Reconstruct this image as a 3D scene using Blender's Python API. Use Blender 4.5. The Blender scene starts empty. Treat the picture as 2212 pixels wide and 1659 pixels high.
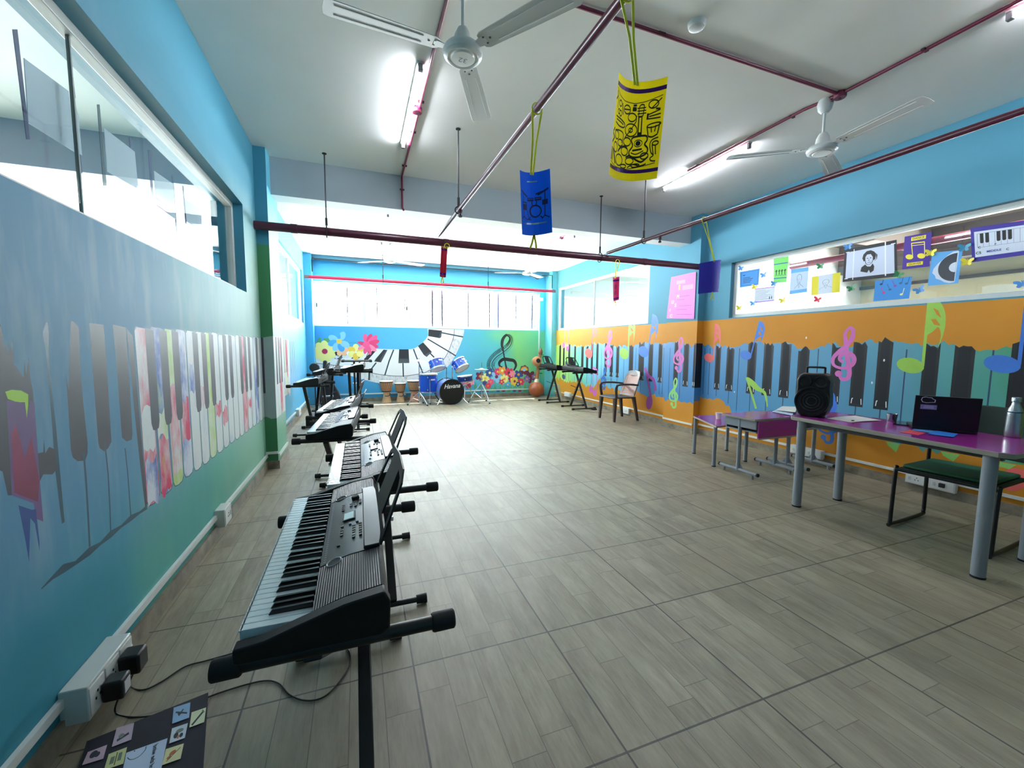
import bpy, bmesh, math, random
from math import sin, cos, pi, radians, sqrt, atan2
from mathutils import Vector, Matrix, Euler
from mathutils.geometry import delaunay_2d_cdt
random.seed(7)
SC = bpy.context.scene
COL = SC.collection
# ------------------------------------------------------------------ camera model (metres, z up, y into the room)
CAM = Vector((-0.779, -1.014, 1.295)); YAW, PIT, ROL, FPX = 0.354, 0.0891, 0.0077, 894.9
W, H = 2212.0, 1659.0
fw = Vector((sin(YAW)*cos(PIT), cos(YAW)*cos(PIT), -sin(PIT)))
rt = Vector((cos(YAW), -sin(YAW), 0)); up = rt.cross(fw)
AX = cos(ROL)*rt + sin(ROL)*up; AY = -sin(ROL)*rt + cos(ROL)*up
def on(ax, val, u, v):
    """point where the photo's sight line (u, v) meets the world plane axis = val (used to measure the room)"""
    d = AX*((u-W/2)/FPX) + AY*((H/2-v)/FPX) + fw
    return CAM + d*((val-CAM[ax])/d[ax])
def crop(s, ox, oy, pts):
    return [(ox+a/s, oy+b/s) for a, b in pts]
# ------------------------------------------------------------------ colour and materials
def lin(c):
    if isinstance(c, str):
        c = [int(c[i:i+2], 16)/255 for i in (0, 2, 4)]
    else:
        c = [x/255 for x in c]
    return tuple(x/12.92 if x <= .04045 else ((x+.055)/1.055)**2.4 for x in c)+(1,)
MATS = {}
def nt(name):
    m = bpy.data.materials.new(name); m.use_nodes = True
    t = m.node_tree; t.nodes.clear()
    o = t.nodes.new('ShaderNodeOutputMaterial')
    b = t.nodes.new('ShaderNodeBsdfPrincipled'); t.links.new(b.outputs[0], o.inputs[0])
    MATS[name] = m
    return m, t, b, o
def N(t, kind, **kw):
    n = t.nodes.new(kind)
    for k, v in kw.items():
        if k in ('ins',):
            for a, b in v.items():
                if hasattr(b, 'links') or isinstance(b, bpy.types.NodeSocket): t.links.new(b, n.inputs[a])
                else: n.inputs[a].default_value = b
        else: setattr(n, k, v)
    return n
def coord(t): return N(t, 'ShaderNodeTexCoord').outputs['Object']
def noise(t, scale, vec=None, detail=4, sc3=None, rough=.55):
    v = vec or coord(t)
    if sc3:
        mp = N(t, 'ShaderNodeMapping'); t.links.new(v, mp.inputs[0]); mp.inputs['Scale'].default_value = sc3; v = mp.outputs[0]
    n = N(t, 'ShaderNodeTexNoise'); t.links.new(v, n.inputs['Vector'])
    n.inputs['Scale'].default_value = scale; n.inputs['Detail'].default_value = detail; n.inputs['Roughness'].default_value = rough
    return n.outputs['Fac']
def ramp(t, fac, stops, interp='LINEAR'):
    r = N(t, 'ShaderNodeValToRGB'); t.links.new(fac, r.inputs[0]); r.color_ramp.interpolation = interp
    el = r.color_ramp.elements
    while len(el) > 1: el.remove(el[-1])
    for i, (p, c) in enumerate(stops):
        c = lin(c) if not (isinstance(c, tuple) and len(c) == 4) else c
        e = el[0] if i == 0 else el.new(p)
        e.position = p; e.color = c
    return r.outputs[0]
def mix(t, fac, a, b, mode='MIX'):
    n = N(t, 'ShaderNodeMix', data_type='RGBA', blend_type=mode)
    for s, v in ((0, fac), (6, a), (7, b)):
        if isinstance(v, bpy.types.NodeSocket): t.links.new(v, n.inputs[s])
        else: n.inputs[s].default_value = v if s == 0 else (lin(v) if not (isinstance(v, tuple) and len(v) == 4) else v)
    return n.outputs[2]
def mapr(t, val, a, b, c=0., d=1.):
    n = N(t, 'ShaderNodeMapRange'); t.links.new(val, n.inputs[0])
    for i, x in enumerate((a, b, c, d)): n.inputs[i+1].default_value = x
    return n.outputs[0]
def math_(t, op, a, b=0.):
    n = N(t, 'ShaderNodeMath', operation=op)
    for i, v in enumerate((a, b)):
        if isinstance(v, bpy.types.NodeSocket): t.links.new(v, n.inputs[i])
        else: n.inputs[i].default_value = v
    return n.outputs[0]
def xyz(t):
    s = N(t, 'ShaderNodeSeparateXYZ'); t.links.new(coord(t), s.inputs[0]); return s.outputs
def bump(t, b, h, strength=.2, dist=.01):
    n = N(t, 'ShaderNodeBump'); t.links.new(h, n.inputs['Height'])
    n.inputs['Strength'].default_value = strength; n.inputs['Distance'].default_value = dist
    t.links.new(n.outputs[0], b.inputs['Normal'])
def M(name, col, rough=.5, metal=0., spec=.5, var=0., vs=8., emit=0., coat=0.):
    """plain procedural material: one colour with a little noise variation"""
    if name in MATS: return MATS[name]
    m, t, b, o = nt(name)
    c = lin(col)
    if var:
        f = noise(t, vs)
        d = tuple(max(0, x*(1-var)) for x in c[:3])+(1,); e = tuple(min(1, x*(1+var)) for x in c[:3])+(1,)
        t.links.new(ramp(t, f, [(.3, d), (.7, e)]), b.inputs['Base Color'])
    else: b.inputs['Base Color'].default_value = c
    b.inputs['Roughness'].default_value = rough; b.inputs['Metallic'].default_value = metal
    b.inputs['Specular IOR Level'].default_value = spec
    if coat: b.inputs['Coat Weight'].default_value = coat
    if emit:
        b.inputs['Emission Color'].default_value = c; b.inputs['Emission Strength'].default_value = emit
    return m
# ------------------------------------------------------------------ mesh builder
class G:
    def __init__(s): s.v = []; s.f = []; s.m = []
    def add(s, vs, fs, mat=0, T=None):
        b = len(s.v)
        s.v += [tuple(T @ Vector(p)) if T else tuple(p) for p in vs]
        s.f += [tuple(b+i for i in f) for f in fs]; s.m += [mat]*len(fs)
        return s
    def box(s, lo, hi, mat=0, T=None):
        x0, y0, z0 = lo; x1, y1, z1 = hi
        return s.add([(x0,y0,z0),(x1,y0,z0),(x1,y1,z0),(x0,y1,z0),(x0,y0,z1),(x1,y0,z1),(x1,y1,z1),(x0,y1,z1)],
                     [(0,3,2,1),(4,5,6,7),(0,1,5,4),(1,2,6,5),(2,3,7,6),(3,0,4,7)], mat, T)
    def cbox(s, c, d, mat=0, T=None):
        return s.box([c[i]-d[i]/2 for i in range(3)], [c[i]+d[i]/2 for i in range(3)], mat, T)
    def tube(s, pts, r, n=10, mat=0, caps=True, T=None):
        pts = [Vector(p) for p in pts]; k = len(pts); rs = r if isinstance(r, (list, tuple)) else [r]*k
        vs = []; prev = None
        for i, p in enumerate(pts):
            d = (pts[min(i+1, k-1)]-pts[max(i-1, 0)]).normalized()
            if prev is None:
                a = Vector((0,0,1)) if abs(d.z) < .9 else Vector((1,0,0))
                x = a.cross(d).normalized()
            else:
                x = (prev - d*prev.dot(d)); x = x.normalized() if x.length > 1e-6 else d.orthogonal().normalized()
            prev = x; y = d.cross(x)
            vs += [p+(x*cos(2*pi*j/n)+y*sin(2*pi*j/n))*rs[i] for j in range(n)]
        fs = [(i*n+j, i*n+(j+1)%n, (i+1)*n+(j+1)%n, (i+1)*n+j) for i in range(k-1) for j in range(n)]
        if caps: fs += [tuple(range(n-1,-1,-1)), tuple((k-1)*n+j for j in range(n))]
        return s.add(vs, fs, mat, T)
    def bar(s, p0, p1, w, h, mat=0, upv=(0,0,1)):
        p0, p1 = Vector(p0), Vector(p1); d = (p1-p0).normalized(); u = Vector(upv)
        if abs(d.dot(u)) > .99: u = Vector((1,0,0))
        x = d.cross(u).normalized(); y = x.cross(d)
        vs = [p+x*a*w/2+y*b*h/2 for p in (p0, p1) for a, b in ((-1,-1),(1,-1),(1,1),(-1,1))]
        return s.add(vs, [(3,2,1,0),(4,5,6,7),(0,1,5,4),(1,2,6,5),(2,3,7,6),(3,0,4,7)], mat)
    def lathe(s, prof, n=32, mat=0, T=None, mats=None):
        """prof: list of (radius, z); ends with radius 0 close the surface"""
        vs = []; rings = []
        for r, z in prof:
            if r < 1e-6: rings.append([len(vs)]); vs.append((0,0,z))
            else:
                rings.append(list(range(len(vs), len(vs)+n))); vs += [(r*cos(2*pi*j/n), r*sin(2*pi*j/n), z) for j in range(n)]
        fs = []; ms = []
        for i in range(len(prof)-1):
            a, b = rings[i], rings[i+1]
            for j in range(n):
                k = (j+1) % n
                if len(a) == 1 and len(b) == 1: continue
                if len(a) == 1: fs.append((a[0], b[k], b[j]))
                elif len(b) == 1: fs.append((a[j], a[k], b[0]))
                else: fs.append((a[j], a[k], b[k], b[j]))
                ms.append(mats[i] if mats else mat)
        s.add(vs, fs, 0, T); s.m[-len(fs):] = ms
        return s
    def prism(s, poly, z0, z1, mat=0, T=None):
        n = len(poly)
        if sum(poly[i][0]*poly[(i+1)%n][1]-poly[(i+1)%n][0]*poly[i][1] for i in range(n)) < 0: poly = poly[::-1]
        vs = [(x,y,z0) for x,y in poly]+[(x,y,z1) for x,y in poly]
        fs = [tuple(range(n-1,-1,-1)), tuple(range(n,2*n))]+[(i,(i+1)%n,n+(i+1)%n,n+i) for i in range(n)]
        return s.add(vs, fs, mat, T)
    def sphere(s, c, r, n=16, mat=0, T=None):
        k = n//2; c = Vector(c); rr = r if isinstance(r, (tuple, list)) else (r,r,r)
        prof = [(sin(pi*i/k), -cos(pi*i/k)) for i in range(k+1)]; prof[0] = (0,-1); prof[-1] = (0,1)
        return s.lathe(prof, n, mat, (T or Matrix()) @ Matrix.Translation(c) @ Matrix.Diagonal((*rr, 1)))
    def obj(s, name, mats, parent=None, smooth=35, bev=0, weld=0, kind=None, seg=2):
        me = bpy.data.meshes.new(name); me.from_pydata(s.v, [], s.f)
        mats = mats if isinstance(mats, (list, tuple)) else [mats]
        for m in mats: me.materials.append(m)
        me.polygons.foreach_set('material_index', s.m)
        if weld:
            bm = bmesh.new(); bm.from_mesh(me); bmesh.ops.remove_doubles(bm, verts=bm.verts, dist=weld); bm.to_mesh(me); bm.free()
        if smooth:
            me.shade_smooth(); me.set_sharp_from_angle(angle=radians(smooth))
        me.update(); me.validate()
        o = bpy.data.objects.new(name, me); COL.objects.link(o)
        if parent: o.parent = parent
        if bev:
            b = o.modifiers.new('bevel', 'BEVEL'); b.width = bev; b.segments = seg; b.limit_method = 'ANGLE'; b.angle_limit = radians(40); b.harden_normals = False
        if kind: o['kind'] = kind
        return o
def thing(name, label, cat, loc=(0,0,0), rz=0, group=None):
    o = bpy.data.objects.new(name, None); COL.objects.link(o); o.empty_display_size = .1
    o.location = loc; o.rotation_euler = (0,0,rz)
    return tag(o, label, cat, group)
def tag(o, label, cat, group=None):
    o['label'] = label; o['category'] = cat
    if group: o['group'] = group
    return o
def dup(root, label, loc, rz=0, group=None):
    r = root.copy(); COL.objects.link(r); r.location = loc; r.rotation_euler = (0,0,rz); r['label'] = label
    if group: r['group'] = group
    for ch in list(root.children):
        c = ch.copy(); COL.objects.link(c); c.parent = r
        for g in list(ch.children):
            d = g.copy(); COL.objects.link(d); d.parent = c
    return r
# ------------------------------------------------------------------ painted sheets: one connected sheet, cut along the painted outlines
def ccw(p):
    return p if sum(p[i][0]*p[(i+1)%len(p)][1]-p[(i+1)%len(p)][0]*p[i][1] for i in range(len(p))) > 0 else p[::-1]
def ell(cx, cy, rx, ry, rot=0, n=20):
    c, s = cos(rot), sin(rot)
    return [(cx+rx*cos(2*pi*i/n)*c-ry*sin(2*pi*i/n)*s, cy+rx*cos(2*pi*i/n)*s+ry*sin(2*pi*i/n)*c) for i in range(n)]
def rect(x0, y0, x1, y1): return [(x0,y0),(x1,y0),(x1,y1),(x0,y1)]
def stroke(pts, w, mat):
    """a painted line: quads along the path and small discs at the joints"""
    out = []; ws = w if isinstance(w, (list, tuple)) else [w]*len(pts)
    for i in range(len(pts)-1):
        (x0,y0),(x1,y1) = pts[i], pts[i+1]; d = sqrt((x1-x0)**2+(y1-y0)**2)
        if d < 1e-6: continue
        nx, ny = -(y1-y0)/d, (x1-x0)/d; a, b = ws[i]/2, ws[i+1]/2
        out.append(([(x0-nx*a,y0-ny*a),(x1-nx*b,y1-ny*b),(x1+nx*b,y1+ny*b),(x0+nx*a,y0+ny*a)], mat))
    for i in range(1, len(pts)-1):
        if ws[i] > .004: out.append((ell(pts[i][0], pts[i][1], ws[i]/2*.98, ws[i]/2*.98, i*.37, 7), mat))
    return out
def catmull(pts, n=6):
    P = [pts[0]]+list(pts)+[pts[-1]]; out = []
    for i in range(1, len(P)-2):
        for k in range(n):
            t = k/n
            out.append(tuple(.5*((2*P[i][d])+(-P[i-1][d]+P[i+1][d])*t+(2*P[i-1][d]-5*P[i][d]+4*P[i+1][d]-P[i+2][d])*t*t+(-P[i-1][d]+3*P[i][d]-3*P[i+1][d]+P[i+2][d])*t**3) for d in range(len(P[0]))))
    out.append(tuple(pts[-1])); return out
def sheet(g, layers, tf, flip=False, grid=None):
    """layers: [(polygon, material index or None for a hole)], the first is the outline; tf: 2-D -> 3-D"""
    vs = []; fs = []; es = []
    for p, m in layers:
        p = ccw(p); b = len(vs); vs += [Vector(q) for q in p]; fs.append(list(range(b, b+len(p))))
    if grid:
        for a, b_ in grid:
            i = len(vs); vs += [Vector(a), Vector(b_)]; es.append((i, i+1))
    ov, oe, of, _, _, off = delaunay_2d_cdt(vs, es, fs, 1, 1e-6)
    outv = [tf(p.x, p.y) for p in ov]; nf = []; nm = []
    for f, src in zip(of, off):
        if 0 not in src: continue
        m = layers[max(src)][1]
        if m is None: continue
        nf.append(tuple(f[::-1]) if flip else tuple(f)); nm.append(m)
    b = len(g.v); g.v += [tuple(q) for q in outv]; g.f += [tuple(b+i for i in f) for f in nf]; g.m += nm
    return g
def text_mesh(s, size, align='CENTER', shear=0., bold=0.):
    cu = bpy.data.curves.new('t', 'FONT'); cu.body = s; cu.size = size; cu.align_x = align; cu.align_y = 'CENTER'; cu.shear = shear; cu.offset = bold; cu.resolution_u = 3
    o = bpy.data.objects.new('t', cu); COL.objects.link(o)
    dg = bpy.context.evaluated_depsgraph_get(); dg.update()
    e = o.evaluated_get(dg); me = e.to_mesh()
    vs = [(v.co.x, v.co.y) for v in me.vertices]; fs = [tuple(p.vertices) for p in me.polygons]
    e.to_mesh_clear(); bpy.data.objects.remove(o); bpy.data.curves.remove(cu)
    return vs, fs
def lettering(name, s, size, tf, mat, parent, align='CENTER', shear=0., bold=0.):
    vs, fs = text_mesh(s, size, align, shear, bold)
    g = G(); g.add([tf(x, y) for x, y in vs], fs)
    return g.obj(name, mat, parent, smooth=0)
# ================================================================== THE ROOM
XL, XLF, XR, XRF, YB, YF, CE = -1.71, -1.83, 4.06, 4.07, 9.20, -3.2, 3.24
def S(name, g, mats, **kw): return g.obj(name, mats, kind='structure', **kw)
# ---- paints
def wall_left_paint():
    m, t, b, o = nt('left wall paint'); X = xyz(t); y, z = X[1], X[2]
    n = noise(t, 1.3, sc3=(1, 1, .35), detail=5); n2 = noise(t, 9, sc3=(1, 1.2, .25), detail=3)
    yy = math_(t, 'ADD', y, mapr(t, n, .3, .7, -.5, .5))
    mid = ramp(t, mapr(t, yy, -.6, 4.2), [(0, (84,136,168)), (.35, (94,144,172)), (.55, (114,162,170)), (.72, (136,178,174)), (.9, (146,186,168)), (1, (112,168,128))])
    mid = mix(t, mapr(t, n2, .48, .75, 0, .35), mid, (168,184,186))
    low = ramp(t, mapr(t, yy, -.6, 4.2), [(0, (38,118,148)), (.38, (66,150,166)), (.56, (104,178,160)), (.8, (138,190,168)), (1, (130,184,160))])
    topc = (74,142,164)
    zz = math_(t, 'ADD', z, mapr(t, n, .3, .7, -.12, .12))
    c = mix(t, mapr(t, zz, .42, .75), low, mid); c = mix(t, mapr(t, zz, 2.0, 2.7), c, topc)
    t.links.new(c, b.inputs['Base Color']); b.inputs['Roughness'].default_value = .6; b.inputs['Specular IOR Level'].default_value = .3
    bump(t, b, noise(t, 60, detail=2), .05, .004)
    return m
def wall_left_far_paint():
    m, t, b, o = nt('left far wall paint'); X = xyz(t); y, z = X[1], X[2]
    n = noise(t, 1.6, sc3=(1, 1, .3), detail=5)
    yy = math_(t, 'ADD', y, mapr(t, n, .3, .7, -.4, .4))
    mid = ramp(t, mapr(t, yy, 3.85, 8.6), [(0, (176,206,200)), (.2, (182,208,206)), (.34, (150,186,214)), (.6, (138,184,222)), (1, (84,168,214))])
    low = ramp(t, mapr(t, yy, 3.85, 8.6), [(0, (110,172,142)), (.22, (140,186,160)), (.36, (112,178,202)), (1, (78,166,214))])
    zz = math_(t, 'ADD', z, mapr(t, n, .3, .7, -.1, .1))
    c = mix(t, mapr(t, zz, .42, .7), low, mid); c = mix(t, mapr(t, zz, 2.3, 2.75), c, (110,196,222))
    t.links.new(c, b.inputs['Base Color']); b.inputs['Roughness'].default_value = .6; b.inputs['Specular IOR Level'].default_value = .3
    return m
def wall_back_paint():
    m, t, b, o = nt('back wall paint'); X = xyz(t); x, z = X[0], X[2]
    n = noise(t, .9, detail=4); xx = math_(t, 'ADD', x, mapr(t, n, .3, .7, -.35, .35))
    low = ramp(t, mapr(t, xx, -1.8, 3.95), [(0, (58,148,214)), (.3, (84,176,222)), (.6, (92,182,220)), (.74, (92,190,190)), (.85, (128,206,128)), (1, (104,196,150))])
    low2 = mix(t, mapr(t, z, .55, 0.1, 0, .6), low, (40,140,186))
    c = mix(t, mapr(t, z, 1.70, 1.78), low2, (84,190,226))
    t.links.new(c, b.inputs['Base Color']); b.inputs['Roughness'].default_value = .5
    return m
def wall_right_paint():
    m, t, b, o = nt('right wall orange paint'); X = xyz(t); y, z = X[1], X[2]
    n = noise(t, 1.1, detail=4)
    orange = mix(t, mapr(t, n, .3, .7), (196,130,34), (210,142,44))
    orange = mix(t, mapr(t, y, 7.2, 9.2, 0, .8), orange, (222,168,60))
    c = mix(t, mapr(t, math_(t, 'ADD', z, mapr(t, y, 3.9, 9.2, 0, -.03)), 1.703, 1.707), orange, (76,138,160))
    c = mix(t, mapr(t, y, 8.6, 9.1, 0, .5), c, (150,206,120))
    t.links.new(c, b.inputs['Base Color']); b.inputs['Roughness'].default_value = .6; b.inputs['Specular IOR Level'].default_value = .3
    bump(t, b, noise(t, 60, detail=2), .05, .004)
    return m
def right_key_blue():
    m, t, b, o = nt('painted key blue'); X = xyz(t); y = X[1]
    n = noise(t, 2.2, sc3=(1, 1, .4), detail=5); yy = math_(t, 'ADD', y, mapr(t, n, .3, .7, -.25, .25))
    c = ramp(t, mapr(t, yy, -.6, 9.3), [(0, (60,150,58)), (.105, (56,154,70)), (.15, (82,158,142)), (.2, (88,150,172)), (.33, (76,142,182)), (.48, (64,126,186)), (.62, (84,150,200)), (.74, (126,196,222)), (.83, (128,212,176)), (.9, (176,222,110)), (1, (196,224,96))])
    t.links.new(c, b.inputs['Base Color']); b.inputs['Roughness'].default_value = .4
    return m
def smear(name, base, spots, seed=0.):
    """white-painted key with smears of colour"""
    m, t, b, o = nt(name); c = lin(base); c0 = None
    for i, (col, lo, hi, sc) in enumerate(spots):
        mp = N(t, 'ShaderNodeMapping'); t.links.new(coord(t), mp.inputs[0]); mp.inputs['Location'].default_value = (0, seed+i*3.7, i*1.9); mp.inputs['Scale'].default_value = (1, 1, .45)
        c0 = mix(t, mapr(t, noise(t, sc, mp.outputs[0], 7, rough=.65), lo, hi), c0 if c0 else c, col)
    t.links.new(c0, b.inputs['Base Color']); b.inputs['Roughness'].default_value = .5
    return m
BLUE, RED, LIME, PURP = (72,104,178), (208,40,92), (166,200,86), (110,70,120)
KW = [smear('key white paint', (214,220,218), [((190,200,214), .5, .7, 6), (BLUE, .66, .8, 5)], 0),
      smear('key red paint', (212,210,208), [(RED, .40, .56, 3.6), ((200,160,90), .62, .75, 8)], 5),
      smear('key blue paint', (206,212,222), [(BLUE, .42, .58, 5), (LIME, .62, .78, 4)], 11),
      smear('key lime paint', (214,220,206), [(LIME, .42, .64, 5), (RED, .62, .74, 3), (BLUE, .68, .8, 5)], 17)]
def grey_scratch(name, base, hi, lo=.66, up=.74, sc=30):
    m, t, b, o = nt(name)
    c = mix(t, mapr(t, noise(t, sc, sc3=(1, 1, .5), detail=6, rough=.7), lo, up), base, hi)
    t.links.new(c, b.inputs['Base Color']); b.inputs['Roughness'].default_value = .6; b.inputs['Specular IOR Level'].default_value = .3
    return m
KBLACK = M('mural key dark paint', (62,64,70), .5, var=.12, vs=5)
KBLACK2 = grey_scratch('right mural black paint', (34,35,40), (96,100,104), .66, .8, 26)
LINEB = M('mural line paint', (36,62,78), .5)
TEALW = M('teal wall paint', (76,138,160), .45, var=.04, vs=2)
TEALD = M('column paint', (60,134,158), .45, var=.04, vs=2)
WHITE = M('white ceiling paint', (240,239,232), .7, var=.015, vs=3)
FRAME = M('window frame aluminium', (196,200,196), .45, var=.03)
FRAMEW = M('white window frame', (206,210,214), .5)
STONE = None
def stone():
    m, t, b, o = nt('skirting stone'); n = noise(t, 7, detail=6, rough=.65)
    t.links.new(ramp(t, n, [(.3, (96,88,76)), (.5, (134,124,108)), (.7, (160,150,132))]), b.inputs['Base Color']); b.inputs['Roughness'].default_value = .35
    return m
STONE = stone()
def floor_mat():
    m, t, b, o = nt('wood print floor tile'); X = xyz(t)
    px, py = X[0], X[1]
    tx = math_(t, 'FLOOR', math_(t, 'DIVIDE', px, .6)); ty = math_(t, 'FLOOR', math_(t, 'DIVIDE', py, .6))
    fx = math_(t, 'FRACT', math_(t, 'DIVIDE', px, .6)); fy = math_(t, 'FRACT', math_(t, 'DIVIDE', py, .6))
    pk = math_(t, 'FLOOR', math_(t, 'MULTIPLY', fx, 5.0)); pf = math_(t, 'FRACT', math_(t, 'MULTIPLY', fx, 5.0))
    def rnd(a, b_, c_):
        cb = N(t, 'ShaderNodeCombineXYZ')
        for i, v in enumerate((a, b_, c_)):
            if isinstance(v, bpy.types.NodeSocket): t.links.new(v, cb.inputs[i])
            else: cb.inputs[i].default_value = v
        w = N(t, 'ShaderNodeTexWhiteNoise', noise_dimensions='3D'); t.links.new(cb.outputs[0], w.inputs['Vector']); return w.outputs['Value']
    tv = math_(t, 'FLOOR', math_(t, 'MULTIPLY', rnd(tx, ty, 3.3), 4.0))          # four tile prints
    seam = mapr(t, rnd(pk, tv, 1.7), 0, 1, .12, .88)                              # each plank has a seam across
    side = math_(t, 'GREATER_THAN', fy, seam)
    cb = N(t, 'ShaderNodeCombineXYZ'); t.links.new(math_(t, 'ADD', pk, math_(t, 'MULTIPLY', side, 7.0)), cb.inputs[0]); t.links.new(tv, cb.inputs[1])
    w = N(t, 'ShaderNodeTexWhiteNoise', noise_dimensions='3D'); t.links.new(cb.outputs[0], w.inputs['Vector']); plank = w.outputs['Value']
    off = N(t, 'ShaderNodeVectorMath', operation='MULTIPLY_ADD')
    t.links.new(w.outputs['Color'], off.inputs[0]); off.inputs[1].default_value = (9, 9, 9); t.links.new(coord(t), off.inputs[2])
    g1 = noise(t, 3.2, off.outputs[0], 6, (5, .9, 1), .66); g2 = noise(t, 14, off.outputs[0], 6, (7, .7, 1), .7); g3 = noise(t, 4.6, off.outputs[0], 5, (1.5, .6, 1), .6)
    v = math_(t, 'ADD', math_(t, 'MULTIPLY', g1, .40), math_(t, 'MULTIPLY', g2, .30)); v = math_(t, 'ADD', v, math_(t, 'ADD', math_(t, 'MULTIPLY', plank, .05), .065)); v = math_(t, 'ADD', v, math_(t, 'MULTIPLY', g3, .22))
    c = ramp(t, v, [(.32, (80,72,58)), (.46, (120,111,91)), (.56, (146,137,114)), (.68, (168,159,134)), (.8, (182,173,149))])
    c = mix(t, mapr(t, noise(t, .9, detail=2), .35, .65, 0, .35), c, (134,116,100))
    # joints: fine plank lines, darker tile joints
    def near(f, wd): return math_(t, 'LESS_THAN', math_(t, 'MINIMUM', f, math_(t, 'SUBTRACT', 1.0, f)), wd)
    pl = near(pf, .014); sm = math_(t, 'LESS_THAN', math_(t, 'ABSOLUTE', math_(t, 'SUBTRACT', fy, seam)), .0028)
    c = mix(t, math_(t, 'MULTIPLY', math_(t, 'MAXIMUM', pl, sm), .55), c, (58,52,44))
    jt = math_(t, 'MAXIMUM', near(fx, .0062), near(fy, .0062))
    c = mix(t, math_(t, 'MULTIPLY', jt, .85), c, (40,36,32))
    t.links.new(c, b.inputs['Base Color'])
    t.links.new(mapr(t, g2, .3, .7, .42, .56), b.inputs['Roughness']); b.inputs['Specular IOR Level'].default_value = .8
    h = math_(t, 'SUBTRACT', math_(t, 'MULTIPLY', g2, .12), math_(t, 'ADD', jt, math_(t, 'MULTIPLY', math_(t, 'MAXIMUM', pl, sm), .3)))
    bump(t, b, h, .25, .004)
    return m
def glass():
    m = bpy.data.materials.new('window glass'); m.use_nodes = True; t = m.node_tree; t.nodes.clear()
    o = t.nodes.new('ShaderNodeOutputMaterial'); a = t.nodes.new('ShaderNodeBsdfTransparent'); g = t.nodes.new('ShaderNodeBsdfGlossy')
    a.inputs[0].default_value = (.93, .96, .96, 1); g.inputs['Roughness'].default_value = .02
    f = N(t, 'ShaderNodeLayerWeight'); f.inputs[0].default_value = .5
    r_ = math_(t, 'ADD', math_(t, 'MULTIPLY', math_(t, 'POWER', f.outputs['Facing'], 5.0), .9), .045)
    mx = t.nodes.new('ShaderNodeMixShader'); t.links.new(r_, mx.inputs[0]); t.links.new(a.outputs[0], mx.inputs[1]); t.links.new(g.outputs[0], mx.inputs[2])
    t.links.new(mx.outputs[0], o.inputs[0]); return m
GLASS = glass()
# ---- floor, ceiling, beam
S('floor', G().box((-7.5, YF-.2, -.12), (9.2, YB+.25, 0)), floor_mat(), smooth=0)
S('ceiling', G().box((-7.5, YF-.2, CE), (9.2, YB+.25, CE+.15)), WHITE, smooth=0)
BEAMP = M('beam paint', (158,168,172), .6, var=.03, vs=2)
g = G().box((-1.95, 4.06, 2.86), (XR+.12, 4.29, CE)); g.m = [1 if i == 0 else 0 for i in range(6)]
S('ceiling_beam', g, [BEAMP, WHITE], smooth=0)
S('ceiling_beam', G().box((-1.83, 9.0, 3.16), (XRF, YB, CE)), TEALW, smooth=0)
# ---- helper: a wall slab whose front face is a painted sheet with holes
def slab(name, axis, front, back, outline, holes, layers, mats, reveal_mat, back_mat, flip):
    """axis 0: (a, b) = (y, z) on x = front; axis 1: (a, b) = (x, z) on y = front"""
    P = (lambda v: (lambda a, b: (v, a, b))) if axis == 0 else (lambda v: (lambda a, b: (a, v, b)))
    g = G()
    hl = [(h, None) for h in holes]
    sheet(g, [(outline, 0)]+layers+hl, P(front), flip)
    sheet(g, [(outline, back_mat)]+hl, P(back), not flip)
    for p in [outline]+list(holes):
        n = len(p)
        for i in range(n):
            (a0, b0), (a1, b1) = p[i], p[(i+1) % n]
            g.add([P(front)(a0, b0), P(front)(a1, b1), P(back)(a1, b1), P(back)(a0, b0)], [(0,1,2,3)], reveal_mat)
    return S(name, g, mats, smooth=0, weld=1e-5)
rnd = random.Random(3)
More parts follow.
